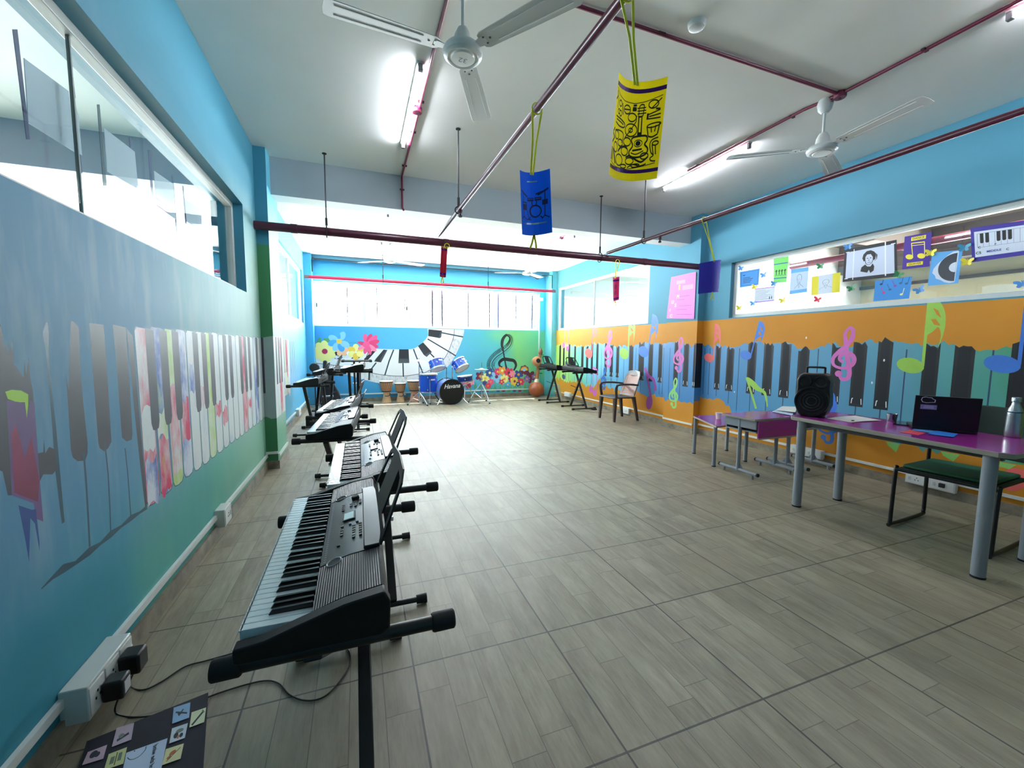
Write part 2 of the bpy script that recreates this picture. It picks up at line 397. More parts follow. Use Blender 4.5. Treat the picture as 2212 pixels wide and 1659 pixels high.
# ---- left wall, near part: keys painted in a band, drips and a dark burst
WLP, WLF = wall_left_paint(), wall_left_far_paint()
GREY_KEY = M('left mural black key paint', (64,66,74), .5, var=.18, vs=2.5)
DRIP = M('left mural drip paint', (34,76,92), .45)
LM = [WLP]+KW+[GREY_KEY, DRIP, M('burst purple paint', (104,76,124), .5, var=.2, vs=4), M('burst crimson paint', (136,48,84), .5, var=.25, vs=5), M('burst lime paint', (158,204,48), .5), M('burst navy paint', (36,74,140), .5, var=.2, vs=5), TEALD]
L = []
def PL(s, ox, oy, pts, x=XL): return [(q.y, q.z) for q in (on(0, x, u, v) for u, v in crop(s, ox, oy, pts))]
w0, kw = 1.296, .1462
nkeys = 18
for i in range(nkeys):
    y0, y1 = w0+i*kw+.004, min(w0+(i+1)*kw-.004, 3.85)
    if y1-y0 < .03: continue
    zt, zb = 1.372+rnd.uniform(-.006, .006), .537+rnd.uniform(-.004, .004); r = .03
    prof = [(y0, zb+r), (y0+r*.6, zb+.006), ((y0+y1)/2, zb), (y1-r*.6, zb+.006), (y1, zb+r), (y1, zt-.01), (y1-.02, zt), (y0+.02, zt+.004), (y0, zt-.012)]
    L.append((prof, 6))
    prof2 = [(a+(.005 if a < (y0+y1)/2 else -.005), b_+(.005 if b_ < 1 else -.003)) for a, b_ in prof]
    L.append((prof2, 1+{0:1,1:2,2:3,3:2,6:3,12:1,15:2}.get(i, 0)))
    # smears of another colour over a part of the key
    bands = {0: [(.55,.75,3),(.8,1.0,1)], 1: [(.55,.83,2),(.83,.95,4)], 2: [(.60,1.06,2)], 3: [(.62,.72,3),(.76,.98,2)], 4: [(1.0,1.2,3)], 5: [(.9,1.03,2)], 7: [(.80,.9,2)], 8: [(.72,.84,2)], 13: [(.74,.82,2)]}.get(i, [])
    for a, b2, mt in bands:
        k_ = [(y0+.012+(y1-y0-.024)*q/4) for q in range(5)]
        L.append(([(q, a+rnd.uniform(-.025,.025)) for q in k_]+[(q, b2+rnd.uniform(-.03,.03)) for q in k_[::-1]], mt))
L.append(([(w0-.06, 1.36), (w0-.012, 1.33), (w0+.006, .56), (w0-.012, .545), (w0-.03, .75), (w0-.045, 1.0)], 5))
for k in (1,2,3,5,6,7,9,10,12,13,14,16,17):
    c = w0+k*kw; 
    if c > 3.78: continue
    L.append(([(c-.043, .92), (c-.03, .886), (c-.005, .88), (c+.03, .886), (c+.043, .92), (c+.044, 1.362), (c-.044, 1.37)], 5))
# three free black keys, their drips and the outline they run into
L.append((PL(3.529, 0, 560, [(540,470),(560,475),(600,520),(615,850),(630,1050),(668,1400),(668,1480),(650,1535),(590,1540),(555,1510),(540,1450),(515,1050),(500,870),(525,1000),(530,720)]), 5))
L.append((PL(3.529, 0, 560, [(680,485),(790,500),(810,750),(850,1390),(825,1440),(795,1465),(760,1440),(750,1400),(715,950)]), 5))
L.append((PL(3.529, 0, 560, [(860,497),(960,520),(985,900),(1010,1330),(1005,1375),(965,1390),(930,1360),(900,950)]), 5))
def drip(p, w=.010): return stroke(PL(2.5177, 0, 1000, p), w, 6)
L += drip([(455,-60),(468,100),(480,300),(488,455)], .011)+drip([(570,-110),(588,60),(598,250),(602,375)], .009)+drip([(680,-80),(695,60),(705,200),(712,295)], .009)
L += drip([(225,685),(285,625),(345,575),(410,545),(488,480),(545,440),(602,388),(660,345),(712,300),(760,270),(800,240)], [.004,.012,.03,.014,.03,.012,.028,.011,.026,.011,.02])
L += stroke(PL(3.529, 0, 560, [(358,480),(350,570),(360,700),(385,1000),(415,1300),(438,1600),(470,1900),(483,2010)]), [.006,.03,.012,.012,.018,.022,.016,.014], 6)
L.append((PL(3.529, 0, 560, [(-260,1000),(-200,600),(-60,500),(0,490),(20,560),(40,700),(60,610),(75,730),(92,600),(110,800),(150,860),(180,900),(185,760),(200,880),(217,740),(230,900),(250,1000),(290,1480),(330,1470),(335,1370),(345,1480),(375,1430),(420,1450),(435,1600),(400,1640),(330,1640),(300,1700),(280,1800),(60,1800),(20,1620),(-200,1500)]), 5))
L.append((PL(3.529, 0, 560, [(40,1010),(90,995),(160,1000),(215,1030),(215,1110),(205,1210),(190,1090),(130,1090),(60,1065)]), 9))
L.append((PL(3.529, 0, 560, [(50,1075),(190,1095),(205,1215),(230,1080),(262,1090),(305,1700),(330,2000),(280,1980),(255,1860),(90,1800)]), 7))
L.append((PL(3.529, 0, 560, [(85,1330),(120,1260),(170,1440),(190,1520),(240,1350),(265,1500),(300,1690),(290,1850),(110,1780)]), 8))
L.append((PL(2.5177, 0, 1000, [(100,230),(175,255),(195,250),(215,430),(235,610),(215,480),(190,330),(175,255),(160,330),(160,420),(150,330),(160,550),(140,440),(120,310),(125,420)][:4]+[(215,480),(190,330),(165,300),(158,540),(140,430),(120,330)]), 10))
oy0, oy1, oz0, oz1 = -.75, 3.355, 1.765, 2.53
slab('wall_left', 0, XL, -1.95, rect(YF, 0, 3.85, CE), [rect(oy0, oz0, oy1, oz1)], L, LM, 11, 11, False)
# ---- left column and far left wall
g = G(); CM = [TEALD, GREY_KEY, smear('column stained paint', (150,170,166), [((26,52,110), .62, .7, 4), ((90,74,60), .6, .75, 7)], 2), M('column lower green', (62,130,84), .5, var=.06, vs=2), WLF]+KW
lay = [(rect(-1.95, 0, -1.6, CE), 0), (rect(-1.95, 1.36, -1.6, 2.3), 3), (rect(-1.95, 0, -1.6, .56), 3), ([(-1.95,.54),(-1.69,.555),(-1.65,.53),(-1.6,.535),(-1.6,1.39),(-1.7,1.37),(-1.95,1.37)], 2), (rect(-1.715, .8, -1.69, 1.37), 1)]
sheet(g, lay, lambda a, b: (a, 3.85, b), False)
ks = [(rect(3.85, 0, 4.42, CE), 4)]
for i in range(4):
    y0 = 3.855+i*.1425; ks.append((rect(y0, .535, y0+.135, 1.385), [5,5,6,5][i]))
    if i: ks.append((rect(y0-.045, .88, y0+.035, 1.38), 1))
sheet(g, ks, lambda a, b: (-1.6, a, b), False)
sheet(g, [(rect(-1.95, 0, -1.6, CE), 4)], lambda a, b: (a, 4.42, b), True)
S('column_left', g, CM, smooth=0, weld=1e-5)
L = []
for i in range(14):
    y0 = 4.43+i*.146
    if y0 < 6.55:
        L.append((rect(y0+.004, .537, y0+.142, 1.385), 1 if i not in (3,5,8,11,12) else {3:2,5:2,8:3,11:4,12:2}[i]))
        for k in range(1):
            zc = rnd.uniform(.6,.9); L.append((ell(y0+.073, zc, .05, .13, 0, 10), rnd.choice([1,2,3,4])))
    if i % 7 not in (2, 6): L.append((rect(y0+.1, .88, y0+.185, 1.38), 5))
for i in range(7):
    y0 = 6.62+i*.2; L.append(([(y0, 1.36), (y0+.05, 1.36), (y0+.055, .9), (y0+.03, .68), (y0+.01, .9)], 5 if i < 3 else 6))
    L += stroke([(y0+.03, .7), (y0+.03, .55)], .01, 6)
slab('wall_left_far', 0, XLF, -1.95, rect(4.42, 0, 8.86, CE), [rect(5.60, 1.755, 8.60, 2.83)], L, [WLF]+KW+[GREY_KEY, M('far drip paint', (84,140,176), .5)], 0, 0, False)
S('column_left_back', G().box((-1.95, 8.86, 0), (-1.685, YB+.2, CE)), M('corner column paint', (74,172,216), .45, var=.05, vs=2), smooth=0)
# ---- back wall with the curved keyboard, flowers and clef
def PB(pts, s=4.096, ox=660, oy=560): return [(q.x, q.z) for q in (on(1, YB, u, v) for u, v in crop(s, ox, oy, pts))]
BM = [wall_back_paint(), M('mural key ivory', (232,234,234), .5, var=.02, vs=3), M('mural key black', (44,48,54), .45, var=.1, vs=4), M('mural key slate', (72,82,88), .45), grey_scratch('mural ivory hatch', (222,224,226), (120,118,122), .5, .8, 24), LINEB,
      M('mural pink', (240,92,144), .5), M('mural rose', (222,66,118), .5), M('mural light pink', (248,140,170), .5), M('mural blue petal', (72,164,236), .5), M('mural pale blue petal', (140,202,240), .5), M('mural yellow', (236,198,76), .5), M('mural pale yellow', (242,234,146), .5), M('mural crimson', (176,40,82), .5), M('mural peach', (250,196,152), .5),
      M('mural leaf', (86,162,96), .5, var=.1, vs=6), M('mural pearl', (214,226,232), .4), M('mural maroon', (120,50,84), .5), M('mural orange', (238,156,62), .5), M('mural navy', (52,84,150), .5), M('mural clef black', (40,44,46), .45), M('mural teal line', (60,160,170), .5), M('mural red', (226,62,92), .5), M('mural violet', (140,120,190), .5)]
(iB,iIV,iK,iSL,iHA,iLN,iPK,iRO,iLP,iBP,iPB,iYE,iPY,iCR,iPE,iLF,iPR,iMA,iOR,iNA,iCL,iTE,iRE,iVI) = range(24)
L = []
inner = [(0.80,1.718),(0.80,1.54),(0.69,1.40),(0.47,1.24),(0.18,1.22),(-0.21,1.21),(-0.46,1.17),(-0.83,0.99),(-1.2,.94),(-1.68,.92)]
outer = [(1.71,1.718),(1.67,1.50),(1.50,1.11),(1.29,.80),(1.0,.62),(.57,.50),(.04,.385),(-.47,.45),(-1.08,.64),(-1.68,.80)]
edge = [(1.46,1.718),(1.43,1.50),(1.27,1.10),(1.07,.85),(.85,.72),(.68,.645),(.22,.58),(-.22,.61),(-.57,.68),(-1.0,.80),(-1.68,.90)]
inner_s, outer_s, edge_s = catmull(inner), catmull(outer), catmull(edge)
L.append((outer_s+catmull([(-1.68,1.14),(-1.2,1.2),(-.8,1.24),(-.5,1.235),(-.2,1.222)]+inner[4:0:-1]+[inner[0]]), iIV))
L.append((outer_s+edge_s[::-1], iHA))
L += stroke(edge_s, .012, iLN)
for p in ([(1080,705),(1240,800),(1330,855)], [(955,795),(995,900),(1040,1012)], [(780,800),(740,900),(702,1025)], [(1205,650),(1395,688)], [(1100,830),(1140,870)], [(862,920),(866,1040)], [(625,915),(560,1000)], [(440,945),(400,975)]): L += stroke(PB(p), .03, iLN)
for p in ([(1088,620),(1208,632),(1200,690),(1186,698),(1085,680)], [(995,768),(1040,735),(1118,820),(1072,865),(1045,845)], [(828,797),(912,797),(918,918),(822,920)], [(690,800),(725,803),(668,912),(607,905),(622,880)], [(590,810),(628,805),(540,905),(515,885)],
          [(450,840),(490,860),(470,880),(400,880)], [(250,800),(330,800),(370,850),(240,880)], [(330,840),(380,850),(300,885),(240,880)]): L.append((PB(p), iK))
for p in ([(1180,690),(1200,690),(1208,632),(1196,640)], [(1060,842),(1112,815),(1118,822),(1072,865)], [(835,880),(905,880),(918,918),(822,920)], [(668,912),(725,803),(712,803),(655,890)]): L.append((PB(p), iSL))
L += stroke(PB([(565,985),(562,1070)]), .04, iLN)
for i in range(14): L.append((ell(-1.63+.075*i, .985+.008*i+(.012*(i % 2)), .038, .038, 0, 12), iPR))
# flowers
L += stroke(PB([(370,745),(410,738),(460,745)]), .02, iTE)+stroke(PB([(370,800),(420,797)]), .02, iTE)
L.append((PB([(92,830),(95,740),(115,692),(135,700),(140,735),(125,780),(120,820)]), iLF)); L.append((PB([(158,700),(205,697),(225,740),(245,800),(230,800),(185,760)]), iLF))
def flower(cx, cz, r, n, mats, cr, cm, wide=.42, rot=0., sq=1.):
    for i in range(n):
        a = rot+2*pi*i/n
        L.append((ell(cx+cos(a)*r*.58, cz+sin(a)*r*.58*sq, r*.46, r*wide*.62, a, 14), mats[i % len(mats)]))
    if cr: L.append((ell(cx, cz, cr, cr*sq, 0, 14), cm))
fc = lambda u, v: PB([(u, v)])[0]
x, z = fc(320, 800); flower(x, z, .15, 6, [iPE], .05, iPB, .6)
x, z = fc(170, 815); flower(x, z, .235, 9, [iPY], .06, iCR, .55, .2)
x, z = fc(445, 820); flower(x, z, .18, 6, [iYE, iPY], .0, iYE, .6, .5)
x, z = fc(297, 727); flower(x, z, .235, 8, [iBP, iPB], .057, iYE, .5, .3)
x, z = fc(545, 755)
for a, r, mt in ((100,.25,iPK),(70,.26,iRO),(45,.30,iPK),(20,.27,iRO),(-12,.24,iRO),(-38,.24,iLP),(-75,.24,iPK),(-105,.22,iPK),(-150,.22,iLP),(165,.2,iRO)):
    a = radians(a); L.append((ell(x+cos(a)*r*.55, z+sin(a)*r*.5, r*.52, r*.22, a, 14), mt))
L.append((ell(x-.02, z, .08, .07, .5, 12), iPK))
# the clef
cl = catmull(PB([(1842,985),(1862,940),(1845,900),(1805,890),(1750,885),(1715,915),(1720,945),(1745,955)]), 5); L += stroke(cl, [.04+.05*sin(pi*min(1, i/(len(cl)-1)*1.1)) for i in range(len(cl))], iCL)
L += stroke(PB([(1748,800),(1752,830),(1768,920),(1782,985)]), [.05,.04,.04,.06], iCL)
cl = catmull(PB([(1748,800),(1738,760),(1745,710),(1770,675),(1795,668),(1822,690),(1825,730),(1800,780),(1740,830),(1690,865),(1655,910),(1650,950),(1672,990)]), 6)
L += stroke(cl[:22], [.05+.03*sin(i/21*pi) for i in range(22)], iCL)
for i in range(18, len(cl)-1, 1):
    (x0, z0), (x1, z1) = cl[i], cl[i+1]; d = sqrt((x1-x0)**2+(z1-z0)**2)+1e-9; nx, nz = -(z1-z0)/d, (x1-x0)/d
    w_ = .02+.09*min(1, (i-18)/30)
    L += stroke([(x0-nx*w_*.4, z0-nz*w_*.4), (x0-nx*w_*1.3, z0-nz*w_*1.3)], .02, iCL)
    if i > 24: L += stroke([(x0+nx*w_*.2, z0+nz*w_*.2), (x0+nx*w_*.7, z0+nz*w_*.7)], .008, iCL)
L += stroke(cl[18:], .022, iCL)
# flower bed at the foot of the clef
bed = [(1415,1085,.10,iRO),(1465,1085,.09,iLP),(1440,1120,.08,iCR),(1545,1035,.13,iMA),(1590,1055,.13,iPY),(1630,1005,.12,iNA),(1690,1040,.16,iPB),(1640,1085,.09,iPK),(1700,995,.10,iRO),(1740,985,.12,iOR),(1800,1005,.14,iRE),(1760,1060,.12,iPY),(1735,1085,.08,iRE),(1820,1060,.09,iCR),(1850,1080,.12,iYE),(1885,1020,.13,iNA),(1830,1015,.09,iLP),(1935,980,.13,iMA),(1985,1040,.17,iMA),(1960,1060,.09,iVI),(1905,1085,.10,iRE),(1880,1105,.07,iNA),(1585,1095,.07,iNA),(1615,1120,.08,iRE),(1790,1110,.08,iBP),(2025,1040,.08,iVI)]
for j in range(26):
    u, v = 1470+j*22, 1150-(j*37 % 40)
    x, z = fc(u, v); L.append(([(x-.02, z-.07), (x+.02, z-.07), (x+.05*(1 if j % 2 else -1), z+.1)], iLF))
for j, (u, v, r, mt) in enumerate(bed):
    x, z = fc(u, v); z += .0
    flower(x, z, r, [5,6,7][j % 3], [mt], r*.28, [iYE, iPY, iMA, iOR][j % 4], .55, j*.4)
x, z = fc(1935, 985)
for r, mt in ((.13, iMA), (.11, iOR), (.085, iYE), (.06, iPB)): L.append(([(x+r*cos(pi*i/10), z+r*sin(pi*i/10)) for i in range(11)], mt))
for j in range(9):
    x, z = fc(1560+j*48, 1165); L.append((ell(x, z, .05, .03, 0, 8), [iNA, iCR, iLF][j % 3]))
L = [(p, m_) for p, m_ in L if min(q[0] for q in p) > -1.83]
BWIN = (-1.68, 1.735, 3.76, 2.72)
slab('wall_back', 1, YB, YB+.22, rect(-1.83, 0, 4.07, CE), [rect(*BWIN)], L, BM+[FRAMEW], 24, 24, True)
S('column_right_back', G().box((3.93, 8.80, 0), (4.25, YB+.2, CE)), M('corner column paint right', (110,196,206), .45, var=.05, vs=2), smooth=0)
# ---- right wall: black-and-blue keys on orange, notes and clefs
RM = [wall_right_paint(), right_key_blue(), KBLACK2, M('mural thin line paint', (30,62,92), .5), M('note coral', (236,106,100), .5, var=.05), M('note blue', (54,116,204), .5, var=.06), M('note green', (152,196,72), .5, var=.06), M('note pink', (206,104,178), .5, var=.06), M('note purple', (152,66,150), .5, var=.06), M('note slate', (72,84,124), .5), M('chip white', (226,230,232), .5), TEALW, M('key dark edge', (18,18,22), .4), M('note pale green', (140,204,110), .5)]
(rO,rB,rK,rT,rC,rBl,rG,rP,rPu,rSl,rW,rTe,rE,rPG) = range(14)
def PR(s, ox, oy, pts, x=XR): return [(q.y, q.z) for q in (on(0, x, u, v) for u, v in crop(s, ox, oy, pts))]
def ragged(y0, y1, z, amp, step=.05, f=None):
    out = []; y = y0; k = 0
    while y < y1:
        zz = (f(y) if f else z)+rnd.uniform(-amp, amp)*(1 if k % 2 else .4); out.append((y, zz)); y += rnd.uniform(.4, 1.3)*step; k += 1
    out.append((y1, f(y1) if f else z)); return out
def key_band(y0, y1, zb, fz, lo, blacks, lines, xs=0):
    top = ragged(y0, y1, 1.345, .045, .05, fz); bot = ragged(y0, y1, zb, .06, .06, lo)
    out = [(bot+top[::-1], rB)]
    for y in lines: out += stroke([(y, lo(y)+.03), (y, 1.30)], .011, rT)
    for a, b_ in blacks:
        a, b_ = min(a, b_), max(a, b_); t0 = fz((a+b_)/2)
        tp = [(a+(b_-a)*i/5, t0+rnd.uniform(-.03, .03)) for i in range(6)]
        out.append(([(a, .705), (b_, .705)]+tp[::-1], rE)); w = b_-a
        out.append(([(a+w*.14, .735), (b_-w*.14, .735)]+[(min(max(p[0], a+w*.14), b_-w*.14), p[1]-.012) for p in tp[::-1][1:-1]], rK))
        out += stroke([(a+w*.12, .73), (a+w*.16, .79)], .008, rW)+stroke([(b_-w*.15, .735), (b_-w*.19, .785), (b_-w*.26, .79)], .008, rW)
    return out
def note16(hy, hz, hr, stem, mt, dy=-1, flags=2, tilt=0.):
    """a quaver: oval head, stem and flags; dy = direction of the flags along the wall"""
    out = [(ell(hy, hz, hr*1.25, hr*.82, .25*(-dy), 20), mt)]
    sy = hy+dy*hr*1.1; t = tilt*stem
    out += stroke([(sy, hz), (sy+t, hz+stem)], hr*.26, mt)
    k = stem*.95; w = hr*1.35
    Q = lambda p: [(sy+t*b_+dy*w*a, hz+stem*b_) for a, b_ in p]
    fl = catmull(Q([(-.08,1.0),(.55,.95),(.98,.80),(1.12,.62),(1.02,.42),(.80,.24)]), 6)
    inn = catmull(Q([(.80,.24),(.92,.44),(.72,.56),(.40,.50),(.0,.44)]), 5)
    out.append((fl+inn[1:], mt))
    for c in (([(.30,.84),(.62,.80),(.84,.69),(.55,.74)], [(.22,.68),(.52,.68),(.86,.58),(.45,.60)]) if flags > 1 else ([(.2,.8),(.6,.78),(.9,.66),(.4,.66)],)): out.append((Q(c), rO))
    return out
def clef(cy, cz, h, mt, m_=-1):
    """treble clef, height h; m_ mirrors it to the wall's direction"""
    P = [(.02,-.36),(-.12,-.40),(-.14,-.30),(-.04,-.27)]; pts = catmull([(-.05,-.34),(.0,-.44),(.10,-.42),(.12,-.30),(.06,.0),(.02,.25),(.0,.38),(.06,.49),(.12,.46),(.13,.34),(.06,.20),(-.08,.06),(-.17,-.06),(-.15,-.19),(.0,-.24),(.15,-.18),(.18,-.06),(.10,.03),(-.02,.02),(-.06,-.07),(.0,-.13)], 5)
    pts = [(cy+m_*x*h, cz+z*h) for x, z in pts]; n = len(pts)
    ws = [h*(.045+.035*abs(sin(i/n*pi*3))) for i in range(n)]
    return stroke(pts, ws, mt)+[(ell(cy+m_*-.06*h, cz-.345*h, .062*h, .058*h, 0, 14), mt)]
def beamed(p1, p2, hr, h1, mt):
    out = [(ell(p1[0], p1[1], hr*1.1, hr, 0, 14), mt), (ell(p2[0], p2[1], hr*1.1, hr, 0, 14), mt)]
    a = (p1[0]-hr, p1[1]+h1); b_ = (p2[0]-hr, p2[1]+h1)
    out += stroke([(p1[0]-hr, p1[1]), a], hr*.3, mt)+stroke([(p2[0]-hr, p2[1]), b_], hr*.3, mt)+stroke([a, b_], hr*.55, mt)+stroke([(a[0], a[1]-hr*1.2), (b_[0], b_[1]-hr*1.2)], hr*.4, mt)
    return out
fz = lambda y: 1.345+.03*sin(y*5)+.02*sin(y*13)
nb = [(3.602,3.505),(3.405,3.280),(3.067,2.939),(2.838,2.707),(2.611,2.483),(2.397,2.266),(2.03,1.923),(1.822,1.694),(1.601,1.478),(1.245,1.13),(1.035,.905),(.70,.57),(.48,.35),(.26,.14),(-.1,-.22),(-.32,-.44)]
nl = [3.80,3.70,3.555,3.34,3.20,3.0,2.77,2.547,2.33,2.17,1.975,1.757,1.54,1.37,1.187,.97,.80,.63,.41,.2,0.,-.2]
lo_near = lambda y: .58 if y > 3.42 else (.50 if y > 3.3 else .42+.02*sin(y*9))
L = key_band(-1.0, 3.85, .45, fz, lo_near, nb, nl)
L += [(rect(3.05, .42, 3.43, .60), rO)] if False else []
L += [([(y+rnd.uniform(-.02,.02), .40), (y+.02, .36-rnd.uniform(0,.05)), (y+.09, .365), (y+.11, .40)], rPG) for y in (1.36, .95, .62)]
def NR(pts): return PR(2.676, 1480, 640, pts)
hd = lambda u, v: NR([(u, v)])[0]
y, z = hd(138, 356); L += note16(y, z, .075, .50, rC, -1, 2)
y, z = hd(350, 340); L += note16(y, z, .072, .44, rBl, -1, 2, -.22)
L += clef(hd(915, 340)[0], hd(915, 340)[1], .58, rP)
y, z = hd(1300, 400); L += note16(y, z, .085, .62, rG, -1, 2)
y, z = hd(1830, 392); L += note16(y, z, .085, .55, rBl, -1, 2)
y, z = hd(355, 470); y2, z2 = hd(470, 600); L += stroke([(y, z), hd(410, 650)], .03, rG)+stroke(catmull([(y, z), hd(415, 530), hd(460, 560), hd(475, 640)], 5), [.02,.05,.07,.08,.08,.07,.06,.05,.05,.04,.04,.03,.03,.02,.02,.01], rG)
y, z = hd(820, 760); L += clef(y, z+.06, .50, rBl)
y, z = hd(850, 610); L += [(ell(y, z, .035, .10, 0, 14), rBl)]
y, z = hd(1900, 1060); L += [(ell(y, z, .07, .1, .3, 14), rC)]
for u, v in ((285,553),(1080,500),(700,240),(1150,370)): y, z = hd(u, v); L.append((ell(y, z, .008, .014, 0, 6), rW))
for u, v in ((130,0),(260,0),(430,0)): pass
slab('wall_right', 0, XR, XR+.16, rect(YF, 0, 3.85, CE), [rect(-1.3, 1.72, 3.405, 2.47)], L, RM, 11, 11, True)
# right column
g = G(); CR = RM
band = key_band(3.85, 4.5, .45, lambda y: 1.36+.02*sin(y*9), lambda y: .47, [(4.305,4.205),(4.10,3.985),(3.895,3.852)], [4.4,4.155])
y, z = on(0, 3.94, *crop(4.607, 1130, 560, [(1545, 960)])[0]).yz; band += clef(y, z, .56, rP)
y, z = on(0, 3.94, *crop(4.607, 1130, 560, [(1495, 1350)])[0]).yz; band += clef(y, z+.02, .50, rPG)
sheet(g, [(rect(3.85, 0, 4.5, CE), rO)]+band, lambda a, b: (3.94, a, b), True)
sheet(g, [(rect(3.94, 0, 4.2, CE), rO), (rect(3.94, .50, 4.2, 1.37), rB), (rect(3.94, .705, 4.06, 1.37), rE)], lambda a, b: (a, 3.85, b), False)
sheet(g, [(rect(3.94, 0, 4.2, CE), rO)], lambda a, b: (a, 4.5, b), True)
S('column_right', g, CR, smooth=0, weld=1e-5)
fb = [(9.19,9.07),(8.84,8.74),(8.61,8.51),(8.40,8.31),(8.12,8.02),(7.82,7.73),(7.48,7.37),(7.26,7.16),(7.05,6.96),(6.83,6.74),(6.50,6.41),(6.30,6.19),(6.08,5.98),(5.66,5.53),(5.37,5.21),(5.09,4.97),(4.83,4.73),(4.64,4.55)]
fb = [(a, b_) for a, b_ in fb if a < 8.8]
fl_ = [(a+b_)/2 for a, b_ in fb]+[8.94, 8.22, 7.6, 6.62, 5.82, 5.45, 4.7]
L = key_band(4.5, 8.80, .45, lambda y: 1.35+.03*sin(y*4)+.015*sin(y*11), lambda y: .44+.05*sin(y*3.1)**2+(.1 if 6.55 < y < 6.75 else 0), fb, [y for y in fl_ if y < 8.8])
def NF(pts): return PR(4.607, 1130, 560, pts, XRF)
hf = lambda u, v: NF([(u, v)])[0]
L += beamed(hf(402, 858), hf(440, 890), .07, .5, rP)
y, z = hf(652, 937); L += note16(y, z, .13, .74, rC, -1, 2)
L += clef(*hf(845, 900), .78, rP)
y, z = hf(1003, 940); L += note16(y, z, .125, .72, rG, -1, 2)
y, z = hf(1198, 920); L += note16(y, z, .12, .66, rBl, -1, 2, -.14)
y, z = hf(403, 1170); L += note16(y, z, .075, .40, rSl, -1, 1)
L += beamed(hf(675, 1295), hf(712, 1330), .075, .5, rP)
y, z = hf(1255, 1425); L += [(ell(y, z, .085, .13, .2, 16), rPu)]+stroke([(y-.05, z+.08), hf(1215, 1080)], .05, rPu)+stroke(catmull([hf(1210, 1080), hf(1250, 1160), hf(1300, 1200), hf(1320, 1310)], 4), .06, rPu)
y, z = hf(800, 1190); L += clef(y, z, .5, rBl)
y, z = hf(310, 1110); L += stroke([(y, z), hf(295, 1180)], .06, rC)
slab('wall_right_far', 0, XRF, XRF+.16, rect(4.5, 0, 8.80, CE), [rect(5.14, 1.73, 8.69, 2.80)], L, RM, 11, 11, True)
S('wall_front', G().box((-7.5, YF-.2, 0), (9.2, YF, CE)), TEALW, smooth=0)
# ---- skirting
for nm, a, b_ in (('baseboard_left', (XL, YF), (XL+.014, 3.85)), ('baseboard_right', (XR-.014, YF), (XR, 3.85)), ('baseboard_right_far', (XRF-.014, 4.5), (XRF, 8.8)), ('baseboard_left_far', (XLF, 4.42), (XLF+.014, 8.86)), ('baseboard_back', (-1.685, YB-.014), (3.93, YB)),
                   ('baseboard_column_left', (-1.95, 3.836), (-1.586, 4.43)), ('baseboard_column_right', (3.926, 3.836), (4.2, 4.51))):
    S(nm, G().box((a[0], a[1], 0), (b_[0], b_[1], .085)), STONE, smooth=0)
# ---- white cable conduit along the walls
CW = M('white conduit plastic', (222,224,222), .5)
k = 0
for a, b_ in (((XL, YF, .128), (XL+.016, 3.85, .158)), ((-1.71, 3.834, .16), (-1.6, 3.85, .185)), ((-1.6, 3.85, .13), (-1.584, 4.42, .158)), ((XLF, 4.42, .13), (XLF+.016, 8.86, .158)), ((XR-.016, YF, .13), (XR, 3.85, .155)), ((3.924, 3.85, .13), (3.94, 4.5, .155)), ((XRF-.016, 4.5, .13), (XRF, 8.8, .155)), ((-1.685, YB-.016, .165), (3.93, YB, .192))):
    k += 1; S(f'trim_{k}', G().box(a, b_), CW, smooth=0)
# ---- windows
def window(name, axis, pos, a0, b0, a1, b1, fw_, depth, mull=(), rods=(), hrods=(), fm=FRAME, label=None):
    P = (lambda a, b, d: (pos+d, a, b)) if axis == 0 else (lambda a, b, d: (a, pos+d, b))
    def bar(g, a, b, c, d_, t0, t1):
        p, q = P(a, b, t0), P(c, d_, t1); g.box([min(p[i], q[i]) for i in range(3)], [max(p[i], q[i]) for i in range(3)])
    g = G()
    bar(g, a0, b0, a1, b0+fw_, -depth/2, depth/2); bar(g, a0, b1-fw_, a1, b1, -depth/2, depth/2)
    bar(g, a0, b0+fw_, a0+fw_, b1-fw_, -depth/2, depth/2); bar(g, a1-fw_, b0+fw_, a1, b1-fw_, -depth/2, depth/2)
    f = g.obj(name, fm, kind='structure', bev=.004, smooth=0)
    g = G(); bar(g, a0+fw_*.8, b0+fw_*.8, a1-fw_*.8, b1-fw_*.8, -.003, .003); g.obj('pane', GLASS, f, smooth=0)
    for a, w_ in mull:
        g = G(); bar(g, a-w_/2, b0+fw_, a+w_/2, b1-fw_, -depth*.45, depth*.45); g.obj('mullion', fm, f, smooth=0)
    return f
WLX = XL-.10
window('window_2', 0, WLX, oy0, oz0, oy1, oz1, .045, .05, [])
g = G().box((WLX-.006, 1.196, 1.81), (WLX+.006, 1.204, 2.485)); g.obj('pane_joint', M('glass joint sealant', (120,130,128), .4), bpy.data.objects['window_2'], smooth=0)
window('window_3', 0, XLF-.06, 5.60, 1.755, 8.60, 2.83, .05, .05, [(7.1, .03)], fm=FRAMEW)
window('window_4', 0, XR+.085, -1.3, 1.72, 3.405, 2.47, .05, .05, [])
window('window_5', 0, XRF+.03, 5.14, 1.73, 8.69, 2.80, .05, .05, [(7.0, .02)], fm=FRAMEW)
wb = window('window_1', 1, YB+.10, *BWIN, .05, .07, [(-.63, .07), (.36, .08), (1.73, .10), (2.55, .11)], fm=FRAMEW)
RODM = M('outside grille paint', (44,46,66), .5)
for x, w_ in ((-1.0, .022), (-.35, .022), (.29, .02), (.95, .04), (1.19, .035), (1.86, .03), (2.42, .03), (2.66, .04), (3.15, .025), (3.62, .05)):
    G().box((x-w_/2, YB+.16, 1.78), (x+w_/2, YB+.18, 2.68)).obj('grille_upright', RODM, wb, smooth=0)
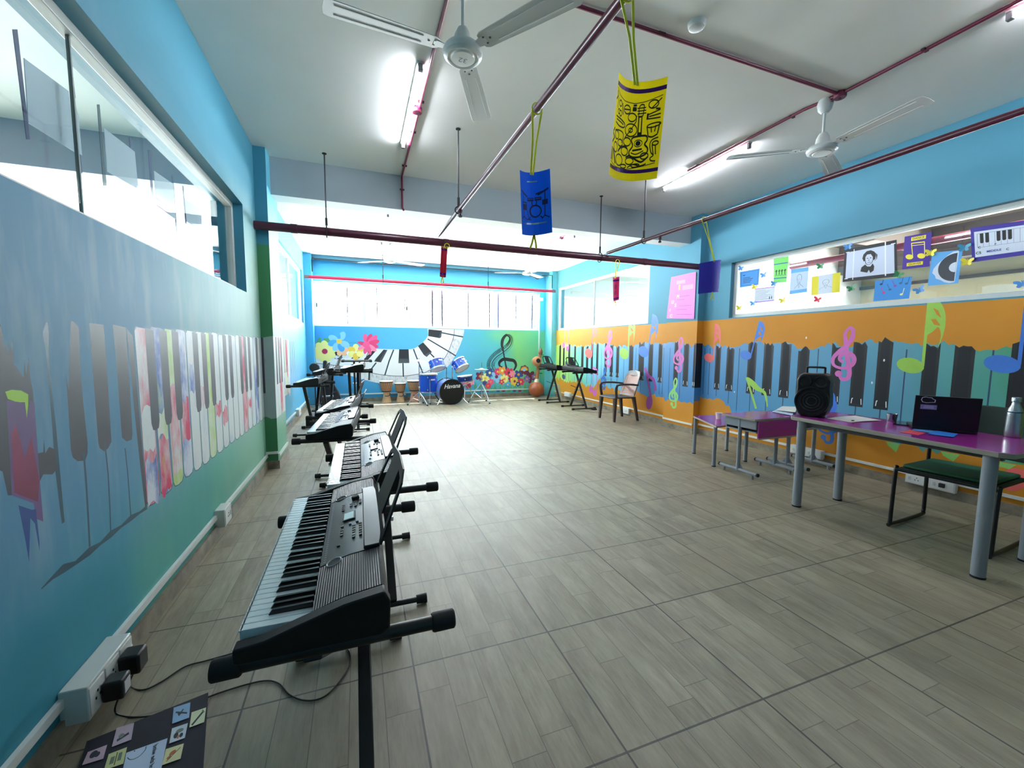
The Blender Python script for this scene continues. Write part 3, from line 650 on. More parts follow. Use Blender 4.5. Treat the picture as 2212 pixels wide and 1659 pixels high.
for i in range(8):
    z = 1.86+i*.108
    G().tube([(-1.63, YB+.19, z), (3.71, YB+.19, z)], .0045, 6).obj('grille_rod', M('outside grille rod', (70,72,90), .5), wb)
HND = M('window latch black', (26,26,28), .5)
for x in (-1.63, .32): G().box((x-.012, YB+.04, 2.15), (x+.012, YB+.066, 2.24)).obj('latch', HND, wb, bev=.004)
for x in (-1.645, .40, 1.74, 3.66):
    G().box((x-.022, YB+.075, 1.79), (x+.022, YB+.078, 2.67)).obj('blind_edge', M('frosted strip', (206,212,214), .6, var=.06, vs=40), wb, smooth=0)
# ---- the neighbouring rooms seen through the glass
NW = M('neighbour white wall', (224,226,226), .7); NC = M('hall cream wall', (206,196,162), .7, var=.03, vs=2); NB_ = M('hall beam paint', (96,88,88), .7); HC = M('dimmed hall ceiling', (150,136,128), .75, var=.04, vs=2)  # hall ceiling's brown-grey has the hall's dimmer light put into its colour
slab('wall_neighbour_left', 0, -7.5, -7.7, rect(YF, 0, YB+.2, CE), [rect(4.6, .8, 8.8, 2.6)], [], [M('neighbour blue wall', (150,186,214), .7), FRAMEW], 1, 0, False)  # side opening out of view, added to brighten the next room
def facade(name, x0, x1, wx0, wx1):
    slab(name, 1, YB, YB+.22, rect(x0, 0, x1, CE), [rect(wx0, 1.2, wx1, 2.55)], [], [NW, FRAMEW], 1, 0, True)
facade('wall_facade_left', -7.5, -1.95, -7.2, -2.2); facade('wall_facade_right', 4.25, 9.2, 4.5, 9.0)
w6 = window('window_6', 1, YB+.1, -7.2, 1.2, -2.2, 2.55, .05, .06, [(-6.2,.05),(-5.2,.05),(-4.2,.05),(-3.2,.05)], fm=FRAMEW)
w7 = window('window_7', 1, YB+.1, 4.5, 1.2, 9.0, 2.55, .05, .06, [(5.0,.025),(5.55,.07),(6.3,.025),(6.55,.06),(7.2,.03),(7.8,.06),(8.4,.03)], fm=FRAMEW)
for i in range(10):
    z = 1.28+i*.125
    G().tube([(4.55, YB+.17, z), (8.95, YB+.17, z)], .006, 6).obj('grille_rod', RODM, w7)
    G().tube([(-7.15, YB+.17, z), (-2.25, YB+.17, z)], .006, 6).obj('grille_rod', RODM, w6)
S('wall_neighbour_right', G().box((9.0, 4.32, 0), (9.2, YB, CE)), NW, smooth=0)
S('wall_between_right', G().box((4.22, 4.2, 0), (9.2, 4.34, CE)), NW, smooth=0)
S('ceiling_beam', G().box((-7.5, 4.06, 2.86), (-1.95, 4.29, CE)), NB_ if False else M('neighbour beam paint', (170,172,184), .7), smooth=0)
S('ceiling_beam', G().box((4.23, 8.8, 2.62), (9.0, 9.19, CE)), M('neighbour soffit paint', (196,204,198), .7), smooth=0)
slab('wall_hall', 0, 8.2, 8.4, rect(YF, 0, 4.2, 3.14), [rect(-.5, .7, 3.2, 1.8)], [], [NC, FRAMEW], 1, 0, True)  # low opening below the line of sight, added to light the hall
S('ceiling_hall', G().box((4.23, YF, 3.14), (8.4, 4.2, 3.23)), HC, smooth=0)
S('ceiling_beam', G().box((7.5, YF, 2.66), (7.9, 4.2, 3.14)), NB_, smooth=0)
S('trim_20', G().tube([(6.3, YF, 2.72), (6.3, 4.2, 2.72)], .05, 12), M('hall pipe pink', (150,60,84), .4))
S('trim_21', G().box((8.15, YF, 2.42), (8.2, 4.2, 2.47)), NB_, smooth=0)
S('ceiling_beam', G().box((4.23, 2.9, 2.86), (7.6, 3.15, 3.14)), HC, smooth=0)
S('ceiling_beam', G().box((4.23, .2, 2.86), (7.6, .45, 3.14)), HC, smooth=0)
S('wall_hall_end', G().box((6.6, -.9, 0), (6.75, .75, 3.14)), M('hall end wall', (138,134,120), .7), smooth=0)
lv = G()
for i in range(9): lv.add([(6.585, -.75, 1.95+i*.09), (6.585, .35, 1.95+i*.09), (6.54, .35, 1.90+i*.09), (6.54, -.75, 1.90+i*.09)], [(0,1,2,3)])
S('window_8', lv, M('louvre slats grey', (120,114,106), .6), smooth=0)
# ================================================================== INSTRUMENTS
KBODY = M('keyboard black plastic', (13,14,17), .5, spec=.35, var=.05, vs=20)
KPANEL = M('keyboard panel plastic', (36,37,42), .36, spec=.5, var=.08, vs=14)
def ridged():
    m, t, b, o = nt('ridged speaker grille'); X = xyz(t)
    w = N(t, 'ShaderNodeTexWave', wave_type='BANDS', bands_direction='X'); t.links.new(coord(t), w.inputs[0]); w.inputs['Scale'].default_value = 55
    t.links.new(ramp(t, w.outputs['Fac'], [(.2, (10,11,13)), (.8, (38,40,45))]), b.inputs['Base Color']); b.inputs['Roughness'].default_value = .42
    bump(t, b, w.outputs['Fac'], .6, .003); return m
KGR = ridged()
KWHITE = M('ivory key plastic', (226,236,236), .22, spec=.5)
KBLK = M('ebony key plastic', (14,14,16), .25, spec=.5)
KBTN = M('grey button rubber', (24,24,27), .45); KBTL = M('light button', (120,122,130), .4)
LCD = M('lcd screen', (186,214,208), .25); CHR = M('chrome', (220,222,226), .12, metal=1.); STEELG = M('stand black steel', (20,21,23), .38, spec=.5)
RUB = M('black rubber', (16,16,17), .7); SLV = M('keyboard silver plastic', (150,156,168), .35, metal=.3)
SHARP = {1,3,6,8,10}
def key_meshes():
    """61 keys, C to C; local y runs from the high end (-) to the low end (+); fronts point to -x"""
    W0 = .846/36; ks = []; wi = 0
    for k in range(61):
        if k % 12 in SHARP:
            ks.append(('black_key', wi*W0 + {1:-.0018,3:.0018,6:-.0024,8:0,10:.0024}[k % 12]))
        else:
            ks.append(('white_key', (wi+.5)*W0)); wi += 1
    g = G(); w = W0-.0022
    g.box((-.155, -w/2, .012), (-.012, w/2, .034)); g.box((-.157, -w/2, .030), (-.150, w/2, .034))
    wm = g
    g = G(); h = .0055
    g.add([(-.106,-h,.034),(-.012,-h,.034),(-.012,h,.034),(-.106,h,.034),(-.098,-h*.75,.045),(-.012,-h*.75,.047),(-.012,h*.75,.047),(-.098,h*.75,.045)], [(0,3,2,1),(4,5,6,7),(0,1,5,4),(1,2,6,5),(2,3,7,6),(3,0,4,7)])
    return ks, wm, g, W0
def make_keyboard(name, label, loc, rz, keys=True, detail=True, top=None, group='electric keyboards on stands', silver=False):
    t = thing(name, label, 'keyboard', loc, rz, group)
    L2 = .47
    # body: cross-section in (x, z), ends closed with raised cheeks
    prof = [(-.158,.004),(-.15,0),(.14,0),(.158,.012),(.160,.072),(.150,.097),(.06,.083),(-.010,.060),(-.012,.012),(-.158,.012)]
    g = G(); g.prism([(x, z) for x, z in prof], -L2+.03, L2-.03, 0, Matrix(((1,0,0,0),(0,0,1,0),(0,1,0,0),(0,0,0,1))))
    for s in (-1, 1):   # end cheeks
        ck = [(-.160,.004),(-.150,-.002),(.14,-.004),(.160,.010),(.163,.074),(.150,.102),(.06,.088),(-.03,.062),(-.10,.040),(-.158,.034)]
        a, b_ = sorted((s*(L2-.035), s*L2)); g.prism(ck, a, b_, 0, Matrix(((1,0,0,0),(0,0,1,0),(0,1,0,0),(0,0,0,1))))
    g.obj('body', KBODY, t, bev=.006)
    # sloping top: grille at either end, panel between
    def slope(x0, x1, y0, y1, dz, th=.003):
        f = lambda x: .060+(x+.010)*(.023/.07) if x < .06 else .083+(x-.06)*(.014/.09)
        g = G(); xs = [x0+(x1-x0)*i/6 for i in range(7)]; vs = []
        for x in xs: vs += [(x, y0, f(x)+dz), (x, y1, f(x)+dz), (x, y0, f(x)+dz-th), (x, y1, f(x)+dz-th)]
        fs = []
        for i in range(6):
            a = i*4; fs += [(a, a+4, a+5, a+1), (a+2, a+3, a+7, a+6), (a, a+2, a+6, a+4), (a+1, a+5, a+7, a+3)]
        fs += [(0,1,3,2), (24,26,27,25)]
        return g.add(vs, fs), f
    top_m = SLV if silver else KPANEL
    g, f = slope(-.008, .146, -.225, .265, .0035); g.obj('control_panel', top_m, t)
    g, f = slope(-.008, .146, -.43, -.232, .0035); g.obj('speaker_grille', KGR, t)
    g, f = slope(-.008, .146, .272, .43, .0035); g.obj('speaker_grille', KGR, t)
    if detail:
        for y in (-.235, .275):
            g = G(); g.lathe([(.0,.0),(.017,.0),(.019,.002),(.021,.0015),(.021,-.004)], 20, T=Matrix.Translation((.028, y, f(.028)+.004)) @ Matrix.Rotation(-.3, 4, 'Y')); g.m = [0 if i < 20 else 1 for i in range(len(g.f))]
            g.obj('bass_port', [RUB, M('port rim silver', (150,154,160), .3, metal=.6)], t)
        Rm_ = lambda x, y, dz=0: Matrix.Translation((x, y, f(x)+.004+dz)) @ Matrix.Rotation(-.2, 4, 'Y')
        g = G().box((-.019,-.034,0), (.022,.034,.003), 0, Rm_(.060, .055)); d = g.obj('display', KBODY, t, bev=.001)
        G().box((-.014,-.028,.003), (.017,.028,.0036), 0, Rm_(.060, .055)).obj('screen', LCD, d)
        G().lathe([(0,.012),(.012,.012),(.014,.009),(.014,0)], 18, T=Rm_(.082, .215)).obj('dial', RUB, t)
        bt = [(.040, .13+.017*i) for i in range(4)]+[(.066, .15+.017*i) for i in range(2)]+[(.082, .14+.017*i) for i in range(3)]+[(.098, .16+.015*i) for i in range(3)]
        bt += [(.042, -.015), (.066, -.012), (.088, -.008)]+[(.042, -.045-.018*i) for i in range(3)]+[(.078, -.035-.0175*i) for i in range(6)]+[(.098, -.03-.0175*i) for i in range(6)]+[(.036, -.145)]
        for i, (x, y) in enumerate(bt):
            G().box((-.0045,-.006,0), (.0045,.006,.0035), 0, Rm_(x, y)).obj('button', KBTL if i % 9 == 4 else KBTN, t, bev=.001)
        for i in range(40):
            pass
        g = G()
        for i in range(34): g.add([(.000, -.215+i*.0138, f(0)+.0046), (.006, -.215+i*.0138, f(.006)+.0046), (.006, -.211+i*.0138, f(.006)+.0046), (.000, -.211+i*.0138, f(0)+.0046)], [(0,1,2,3)])
        g.obj('panel_print', M('panel print grey', (150,152,158), .5), t, kind='stuff')
    # music rest with its shelf
    g = G(); sh = [(-.30+.0,0)]
    n = 10; vs = []
    for i in range(n+1):
        a = -1+2*i/n; y = .035+.26*a; bow = .028*(1-a*a)
        vs += [(.118-.012, y, .104), (.150+bow*.6, y, .108+bow*.25), (.150+bow*.6, y, .094), (.118-.012, y, .094)]
    fs = [(i*4+j, i*4+(j+1)%4, i*4+4+(j+1)%4, i*4+4+j) for i in range(n) for j in range(4)]+[(3,2,1,0), (n*4, n*4+1, n*4+2, n*4+3)]
    g.add(vs, fs); r = g.obj('music_rest_shelf', KPANEL, t, bev=.003)
    lean = radians(22)
    def rp(y, h): return (.150+h*sin(lean), .035+y, .100+h*cos(lean))
    out = [(-.255,0),(.255,0),(.25,.05),(.215,.175),(.16,.205),(0,.215),(-.16,.205),(-.215,.175),(-.25,.05)]
    h1 = [(-.225,.035),(-.10,.035),(-.10,.185),(-.165,.178),(-.195,.155)]; h2 = [(.225,.035),(.10,.035),(.10,.185),(.165,.178),(.195,.155)]; h3 = []
    g = G(); k = Vector((cos(lean), 0, -sin(lean)))*.006
    lay = [(out, 0), (h1, None), (h2, None), (rect(-.012,.03,.012,.032), 0)]
    sheet(g, lay, lambda a, b: Vector(rp(a, b))); sheet(g, lay, lambda a, b: Vector(rp(a, b))+k, True)
    for p in (out, h1, h2):
        for i in range(len(p)):
            a, b_ = p[i], p[(i+1) % len(p)]; g.add([rp(*a), rp(*b_), Vector(rp(*b_))+k, Vector(rp(*a))+k], [(0,1,2,3)])
    g.obj('music_rest', KBODY, t, smooth=0, weld=1e-5)
    # keys
    if keys:
        ks, wm, bm_, W0 = key_meshes(); ow = ob = None
        for nm, y in ks:
            yy = -.423+ .846 - y
            if nm == 'white_key':
                o = wm.obj(nm, KWHITE, t, smooth=0, bev=.0012) if ow is None else ow.copy(); 
                if ow is not None: COL.objects.link(o)
                ow = o
            else:
                o = bm_.obj(nm, KBLK, t, smooth=0, bev=.001) if ob is None else ob.copy()
                if ob is not None: COL.objects.link(o)
                ob = o
            o.parent = t; o.location = (0, yy, .012)
    else:
        G().box((-.155,-.42,.012), (-.012,.42,.044)).obj('keybed', KWHITE, t, smooth=0, bev=.002)
    # connectors on the back
    if silver:
        for y in (-.1, .05, .2): G().box((.158, y-.03, .03), (.164, y+.03, .055)).obj('socket_recess', RUB, t)
    return t
def make_stand(label, loc, rz, height, half=.37, arm=.27, foot=.21, group='black cross-braced keyboard stands', sh=0.):
    """cross-legged stand: legs cross in the local y-z plane, arms and feet run along x"""
    t = thing('keyboard_stand', label, 'stand', loc, rz, group)
    ht = height-.024
    for s in (1, -1):
        xo = .035*s
        for dx in ((.02,) if s > 0 else (-.02,)):
            G().bar((xo+dx, -half*s, .035), (xo+dx, half*s, ht-.012), .030, .040, 0, (1,0,0)).obj('leg', STEELG, t, bev=.004)
        a = G().tube([(-arm+sh, half*s, ht), (arm+sh, half*s, ht)], .0165, 14).obj('support_arm', STEELG, t)
        for e in (-1, 1):
            g = G(); n = 16; x0, x1 = sorted((sh+e*(arm-.045), sh+e*(arm+.012)))
            g.tube([(x0, half*s, ht), (x0+.004, half*s, ht), (x1-.004, half*s, ht), (x1, half*s, ht)], [.021,.0235,.0235,.020], n); g.obj('end_cap', RUB, a)
        b_ = G().tube([(-foot, half*s, .024), (foot, half*s, .024)], .0135, 12).obj('foot_bar', STEELG, t)
        for e in (-1, 1):
            x0, x1 = sorted((e*(foot-.04), e*(foot+.01)))
            G().tube([(x0, half*s, .024), (x1, half*s, .024)], [.021,.023], 14).obj('foot_cap', RUB, b_)
    G().tube([(-.09,0,ht/2+.01), (.09,0,ht/2+.01)], .014, 12).obj('pivot_bolt', CHR, t)
    G().tube([(.06,-.01,ht/2+.06), (.14,-.1,ht/2+.10)], .006, 8).obj('height_lever', STEELG, t)
    return t
kb = 'black electronic keyboard, '
make_keyboard('electronic_keyboard', kb+'nearest the camera in the row along the left wall', (-.885, .42, .622), 0)
make_stand('black cross-legged stand under the nearest keyboard, its legs closest to the camera', (-.84, .385, 0), 0, .622, half=.40, foot=.20, arm=.252, sh=.012)
make_keyboard('electronic_keyboard', kb+'second from the camera in the left row', (-.772, 1.405, .622), 0)
make_stand('black cross-legged stand under the second keyboard of the left row', (-.705, 1.38, 0), 0, .622)
make_keyboard('electronic_keyboard', kb+'third in the left row, level with the wall column', (-.965, 2.70, .622), radians(-3.5))
make_stand('black cross-legged stand under the third keyboard, level with the wall column', (-.945, 2.66, 0), radians(-3.5), .622)
make_keyboard('electronic_keyboard', kb+'fourth in the left row, half hidden behind the third', (-.975, 3.72, .622), radians(-6))
make_stand('black cross-legged stand under the fourth keyboard of the left row, mostly hidden', (-.95, 3.70, 0), radians(-6), .622)
make_keyboard('electronic_keyboard', 'raised keyboard by the left wall, turned to show its silver back panel', (-1.44, 5.76, .745), radians(-4), keys=False, silver=True)
make_stand('tall black cross-legged stand under the raised keyboard by the left wall', (-1.44, 5.76, 0), radians(-4), .745, half=.30)
make_keyboard('electronic_keyboard', 'raised keyboard standing farthest left, in front of the corner column', (-1.30, 6.84, .83), radians(-4), keys=False, silver=True)
make_stand('tall black stand under the keyboard in front of the corner column', (-1.30, 6.84, 0), radians(-4), .83, half=.26)
make_keyboard('electronic_keyboard', 'raised keyboard on the thick dark post, below the painted pink flower', (-.86, 5.87, .93), radians(-2), keys=False, silver=True)
make_stand('thick black stand below the painted pink flower, carrying a raised keyboard', (-.86, 5.87, 0), radians(-2), .93, half=.22)
make_stand('empty black stand with bare arms, behind the raised keyboards by the back wall', (-.82, 8.42, 0), 0, 1.0, half=.2, arm=.29)
make_keyboard('electronic_keyboard', 'keyboard by the right wall nearer the brown plastic chair, seen from its silver back', (3.60, 6.75, .80), radians(180), keys=False, silver=True, group='keyboards by the right wall')
make_stand('black cross-legged stand nearer the plastic chair, its X seen face on', (3.61, 6.75, 0), radians(180), .80, half=.24, foot=.27, group='keyboard stands by the right wall')
make_keyboard('electronic_keyboard', 'keyboard by the right wall next to the gourd instrument, seen from its silver back', (3.55, 7.84, .80), radians(180), keys=False, silver=True, group='keyboards by the right wall')
make_stand('black cross-legged stand next to the gourd instrument, its X seen face on', (3.55, 7.84, 0), radians(180), .80, half=.23, foot=.28, group='keyboard stands by the right wall')
# ---- drum kit
BLUE_D = M('drum blue wrap', (20,78,200), .22, spec=.6, var=.06, vs=3, coat=.5); HEADW = M('drum head white', (232,228,226), .45); HOOP = M('drum hoop chrome', (214,218,224), .18, metal=.9); HEADB = M('black drum head', (12,12,14), .4)
def shell(name, r, h, parent, T, mat=BLUE_D, top=HEADW, bottom=HEADW, lugs=6, hoop=HOOP, badge=True):
    g = G().lathe([(r,0),(r,h)], 40, T=T); g.lathe([(r-.006,h),(r-.006,0)], 40, T=T); s = g.obj(name, mat, parent)
    G().lathe([(0,h+.002),(r-.002,h+.002),(r-.002,h-.01)], 40, T=T).obj('drum_head', top, s); G().lathe([(r-.002,.01),(r-.002,-.002),(0,-.002)], 40, T=T).obj('drum_head', bottom, s)
    for z0, z1 in ((-.012,.014), (h-.014,h+.012)): G().lathe([(r+.002,z0),(r+.014,z0),(r+.014,z1),(r+.002,z1),(r+.002,z0)], 40, T=T).obj('hoop', hoop, s)
    for k in range(lugs):
        a = 2*pi*k/lugs+.3
        for z in ((.06, h-.06) if h > .2 else (h/2,)): G().cbox((r+.008,0,z), (.018,.018,.036), 0, T @ Matrix.Rotation(a, 4, 'Z')).obj('lug', HOOP, s, bev=.004)
    if badge: G().cbox((r+.002,0,h*.72), (.004,.10,.03), 0, T @ Matrix.Rotation(radians(-70), 4, 'Z')).obj('badge', M('badge silver', (226,230,236), .3, metal=.3), s)
    return s
BD = (1.16, 8.10); bdz = .285; R_ = .275
t = thing('bass_drum', 'blue bass drum with black front head lettered in white script, two toms above', 'drum', (BD[0], BD[1], 0), radians(7), 'blue drum kit')
T = Matrix.Translation((0, 0, bdz)) @ Matrix.Rotation(radians(90), 4, 'X')       # shell axis along -y, front at z = h
s = shell('bass_shell', R_, .40, t, Matrix.Translation((0, .40, bdz)) @ Matrix.Rotation(radians(90), 4, 'X'), M('bass drum pale blue wrap', (120,150,214), .25, coat=.4), HEADB, HEADW, 8, M('bass hoop black', (18,18,20), .35), badge=False)
lettering('lettering', 'Havana', .135, lambda x, y: (x*.95, -.0045, bdz+.125+y+.05*x), M('white drum script', (236,236,232), .5), s, shear=.3, bold=.002)
for e in (-1, 1):
    G().tube([(e*.22, .06, .2), (e*.30, .0, .08), (e*.36, -.06, .012)], .009, 8).obj('spur', CHR, t)
    G().tube([(e*.07, .18, bdz+R_-.02), (e*.07, .18, bdz+R_+.26), (e*.13, .16, bdz+R_+.285)], .013, 10).obj('tom_mount', CHR, t)
shell('tom', .165, .20, t, Matrix.Translation((-.30, .14, .80)) @ Matrix.Rotation(radians(-18), 4, 'X') @ Matrix.Rotation(radians(6), 4, 'Y') if False else Matrix.Translation((-.29, .10, .80)) @ Matrix.Rotation(radians(-26), 4, 'X') @ Matrix.Rotation(radians(-8), 4, 'Y'))
shell('tom', .165, .20, t, Matrix.Translation((.28, .10, .80)) @ Matrix.Rotation(radians(-34), 4, 'X') @ Matrix.Rotation(radians(-18), 4, 'Y'))
t = thing('floor_tom', 'blue floor tom on chrome legs, left of the bass drum', 'drum', (.70, 8.50, 0), 0, 'blue drum kit')
s = shell('tom_shell', .205, .40, t, Matrix.Translation((0,0,.26)))
for k in range(3):
    a = 2*pi*k/3+.5; g = G().tube([(.225*cos(a), .225*sin(a), .56), (.225*cos(a), .225*sin(a), .10), (.25*cos(a), .25*sin(a), .015)], .008, 8); l = g.obj('leg', CHR, t)
    G().sphere((.25*cos(a), .25*sin(a), .016), .016, 10).obj('rubber_foot', RUB, l)
def cstand(t, hgt, spread=.30, legz=.36, n=3, rot=.4):
    G().tube([(0,0,.06), (0,0,hgt)], [.013,.008], 12).obj('pole', CHR, t)
    for k in range(n):
        a = 2*pi*k/n+rot; c, s_ = cos(a), sin(a)
        l = G().tube([(0,0,legz), (spread*.5*c, spread*.5*s_, legz*.62), (spread*c, spread*s_, .018)], .010, 8).obj('leg', CHR, t)
        G().tube([(0,0,.10), (spread*.55*c, spread*.55*s_, legz*.55)], .007, 6).obj('brace', CHR, l)
        G().sphere((spread*c, spread*s_, .016), (.022,.022,.016), 10).obj('rubber_foot', RUB, l)
    G().cbox((0,0,legz+.1), (.04,.04,.05)).obj('wing_clamp', CHR, t, bev=.008)
BRASS = M('cymbal brass', (236,224,176), .3, metal=.6, var=.05, vs=4)
t = thing('cymbal_stand', 'pale brass crash cymbal on a chrome stand beside the wooden djembes', 'cymbal', (.46, 8.25, 0), 0, 'blue drum kit')
cstand(t, 1.03, .26, .28, 3, 1.1)
G().tube([(0,0,.70), (.10,.10,.78)], .007, 8).obj('boom_arm', CHR, t)
G().lathe([(0,.018),(.03,.016),(.05,.004),(.175,-.014),(.175,-.016),(.05,.001),(0,.012)], 40, T=Matrix.Translation((-.01,0,.985)) @ Matrix.Rotation(radians(4), 4, 'Y')).obj('cymbal', BRASS, t)
t = thing('hi_hat_stand', 'closed hi-hat cymbals on a chrome tripod, right of the bass drum', 'cymbal', (1.88, 8.22, 0), 0, 'blue drum kit')
cstand(t, .93, .30, .45, 3, .9)
for sgn, z in ((1, .775), (-1, .765)): G().lathe([(0,.028*sgn),(.03,.024*sgn),(.05,.008*sgn),(.165,0),(.05,.006*sgn),(0,.02*sgn)], 40, T=Matrix.Translation((0,0,z))).obj('cymbal', M('hi hat bronze', (240,236,222), .25, metal=.5), t)
G().box((-.28,-.06,.02), (-.06,.03,.035), 0, Matrix.Rotation(.3, 4, 'Z')).obj('pedal', CHR, t, bev=.004)
t = thing('snare_drum', 'shallow blue snare drum partly hidden behind the bass drum', 'drum', (1.62, 8.74, 0), 0, 'blue drum kit')
s = shell('snare_shell', .185, .13, t, Matrix.Translation((0,0,.46)) @ Matrix.Rotation(radians(-6), 4, 'Y'), M('snare navy wrap', (24,44,120), .3), badge=False)
for k in range(3):
    a = 2*pi*k/3+.2; G().tube([(0,0,.40), (.10*cos(a), .10*sin(a), .30), (.25*cos(a), .25*sin(a), .015)], .009, 8).obj('leg', CHR, t)
    G().tube([(0,0,.38), (.19*cos(a), .19*sin(a), .445)], .008, 8).obj('basket_arm', CHR, t)
# ---- djembes
def djembe(label, x, y, h, r, tint):
    t = thing('djembe', label, 'drum', (x, y, 0), 0, 'rope-tuned wooden djembes')
    wood = M('djembe wood '+tint, dict(pale=(206,164,120), tan=(214,176,130), rosy=(204,146,116))[tint], .5, var=.12, vs=6)
    def rope():
        if 'djembe rope bowl' in MATS: return MATS['djembe rope bowl']
        m, tt, b, o = nt('djembe rope bowl')
        tc = coord(tt); sp = N(tt, 'ShaderNodeSeparateXYZ'); tt.links.new(tc, sp.inputs[0])
        an = math_(tt, 'ARCTAN2', sp.outputs[1], sp.outputs[0]); zz = sp.outputs[2]
        a = math_(tt, 'ABSOLUTE', math_(tt, 'SINE', math_(tt, 'ADD', math_(tt, 'MULTIPLY', an, 11.), math_(tt, 'MULTIPLY', zz, 22.))))
        c = math_(tt, 'ABSOLUTE', math_(tt, 'SINE', math_(tt, 'SUBTRACT', math_(tt, 'MULTIPLY', an, 11.), math_(tt, 'MULTIPLY', zz, 22.))))
        f = math_(tt, 'MINIMUM', a, c)
        tt.links.new(ramp(tt, f, [(.0, (44,34,30)), (.24, (54,42,36)), (.34, (214,164,120)), (1, (196,140,98))]), b.inputs['Base Color']); b.inputs['Roughness'].default_value = .55
        return m
    z = lambda k: k*h
    G().lathe([(0,z(.0)),(r*.74,z(0)),(r*.72,z(.05)),(r*.52,z(.30)),(r*.47,z(.44)),(r*.52,z(.50))], 32).obj('foot', wood, t)
    G().lathe([(r*.50,z(.46)),(r*.72,z(.54)),(r*.90,z(.70)),(r*.98,z(.86)),(r*1.0,z(.94))], 36).obj('bowl', rope(), t)
    G().lathe([(r*.55,z(.49)),(r*.70,z(.50)),(r*.70,z(.535)),(r*.60,z(.535))], 30).obj('lower_ring', M('djembe rope black', (30,26,26), .7), t)
    G().lathe([(r*1.0,z(.92)),(r*1.05,z(.93)),(r*1.05,z(.955)),(r*1.0,z(.96))], 30).obj('upper_ring', M('djembe rope black', (30,26,26), .7), t)
    G().lathe([(r*1.0,z(.955)),(r*1.06,z(.965)),(r*1.06,z(.985)),(r*.98,z(1.0)),(0,z(1.0))], 36).obj('drum_skin', M('goat skin', (236,226,208), .6), t)
    G().tube(catmull([(r*.48, -.1*r, z(.44)), (r*.5, -.4*r, z(.36)), (r*.2, -r*.58, z(.30)), (-r*.3, -r*.52, z(.31))], 5), .007, 6).obj('rope_tail', M('djembe rope black', (30,26,26), .7), t)
djembe('tall pale-footed djembe at the left end of the three', -.20, 8.92, .50, .145, 'pale')
djembe('shortest djembe, standing in the middle of the three', .115, 8.95, .44, .125, 'tan')
djembe('djembe with a rosy foot, right of the three beside the floor tom', .43, 8.92, .50, .155, 'rosy')
# ---- gourd instrument
t = thing('gourd_veena', 'long-necked string instrument with two gourds, standing in the right corner', 'string instrument', (3.60, 8.93, 0), 0)
GW = M('gourd lacquer', (176,92,56), .3, var=.18, vs=3, coat=.3); GN = M('veena neck wood', (164,112,72), .4, var=.12, vs=5); BONE = M('bone white', (226,220,206), .4)
ax = (Vector((.06,-.02,1.12))-Vector((-.03,0,.30))).normalized(); q = Vector((0,0,1)).rotation_difference(ax).to_matrix().to_4x4()
G().sphere((-.03,-.02,.20), (.205,.19,.20), 28).obj('lower_gourd', GW, t)
G().lathe([(.07,0),(.06,.05),(.05,.10)], 20, T=Matrix.Translation((-.03,-.02,.37)) @ q).obj('collar', BONE, t)
G().tube([(-.03,-.02,.40), (.02,-.02,.80), (.07,-.02,1.12)], [.052,.046,.042], 16).obj('neck', GN, t)
g = G().lathe([(.0,-.12),(.07,-.11),(.125,-.05),(.13,.02),(.10,.07),(.06,.085),(.055,.06),(0,.05)], 28, T=Matrix.Translation((-.055,-.10,.93)) @ Matrix.Rotation(radians(78), 4, 'X')); g.m = [1 if i >= 28*5 else 0 for i in range(len(g.f))]
g.obj('upper_gourd', [M('upper gourd lacquer', (188,128,96), .3, var=.15, vs=4), RUB], t)
G().lathe([(.0,.18),(.012,.17),(.05,.10),(.055,.04),(.045,0),(0,0)], 14, T=Matrix.Translation((.07,-.02,1.10)) @ q).obj('carved_head', M('carved head wood', (120,72,48), .5, var=.2, vs=20), t)
for z, dx in ((.62, .09), (1.05, -.07), (1.10, .10)): G().tube([(.0+z*.04, -.02, z), (dx+z*.05, -.05, z-.01)], .009, 8).obj('tuning_peg', M('peg black', (30,26,24), .4), t)
# ---- bags and boxes in the far left corner
BAG = M('gig bag black cloth', (28,30,36), .75, var=.15, vs=12)
t = thing('guitar_bag', 'black padded guitar bag leaning in the far left corner behind the keyboards', 'bag', (-1.40, 8.62, 0), 0)
o = G().prism([(-.17,.02),(.24,.0),(.26,.10),(.20,.30),(.08,.52),(.0,.86),(-.02,.98),(-.10,.98),(-.11,.8),(-.16,.5),(-.2,.25)], -.07, .07, 0, Matrix.Rotation(radians(-8), 4, 'X') @ Matrix(((1,0,0,0),(0,0,-1,0),(0,1,0,0),(0,0,0,1)))).obj('bag_body', BAG, t, bev=.03, seg=3)
G().box((-.02,-.10,.2), (.1,-.088,.42)).obj('pocket', BAG, t, bev=.005)
t = thing('round_case', 'black round drum case standing by the corner column', 'case', (-1.60, 7.95, 0), 0)
G().lathe([(0,0),(.012,0),(.012,.76),(0,.76)], 10).obj('post', STEELG, t); G().lathe([(0,-.05),(.075,-.05),(.09,-.03),(.09,.03),(.075,.05),(0,.05)], 30, T=Matrix.Translation((0,0,.86)) @ Matrix.Rotation(radians(80), 4, 'X')).obj('round_body', RUB, t)
G().box((-.07,-.10,0), (.10,.10,.03)).obj('base', STEELG, t, bev=.01); G().tube([(0,0,.74),(0,0,.78)], .03, 10).obj('bracket', STEELG, t)
t = thing('storage_box', 'small black box holding papers on the floor behind the keyboard row', 'box', (-1.42, 6.30, 0), 0)
g = G(); w_, d_, h_ = .17, .13, .14
for a, b_ in (((-w_,-d_,0),(w_,d_,.01)), ((-w_,-d_,0),(w_,-d_+.012,h_)), ((-w_,d_-.012,0),(w_,d_,h_)), ((-w_,-d_,0),(-w_+.012,d_,h_)), ((w_-.012,-d_,0),(w_,d_,h_))): g.box(a, b_)
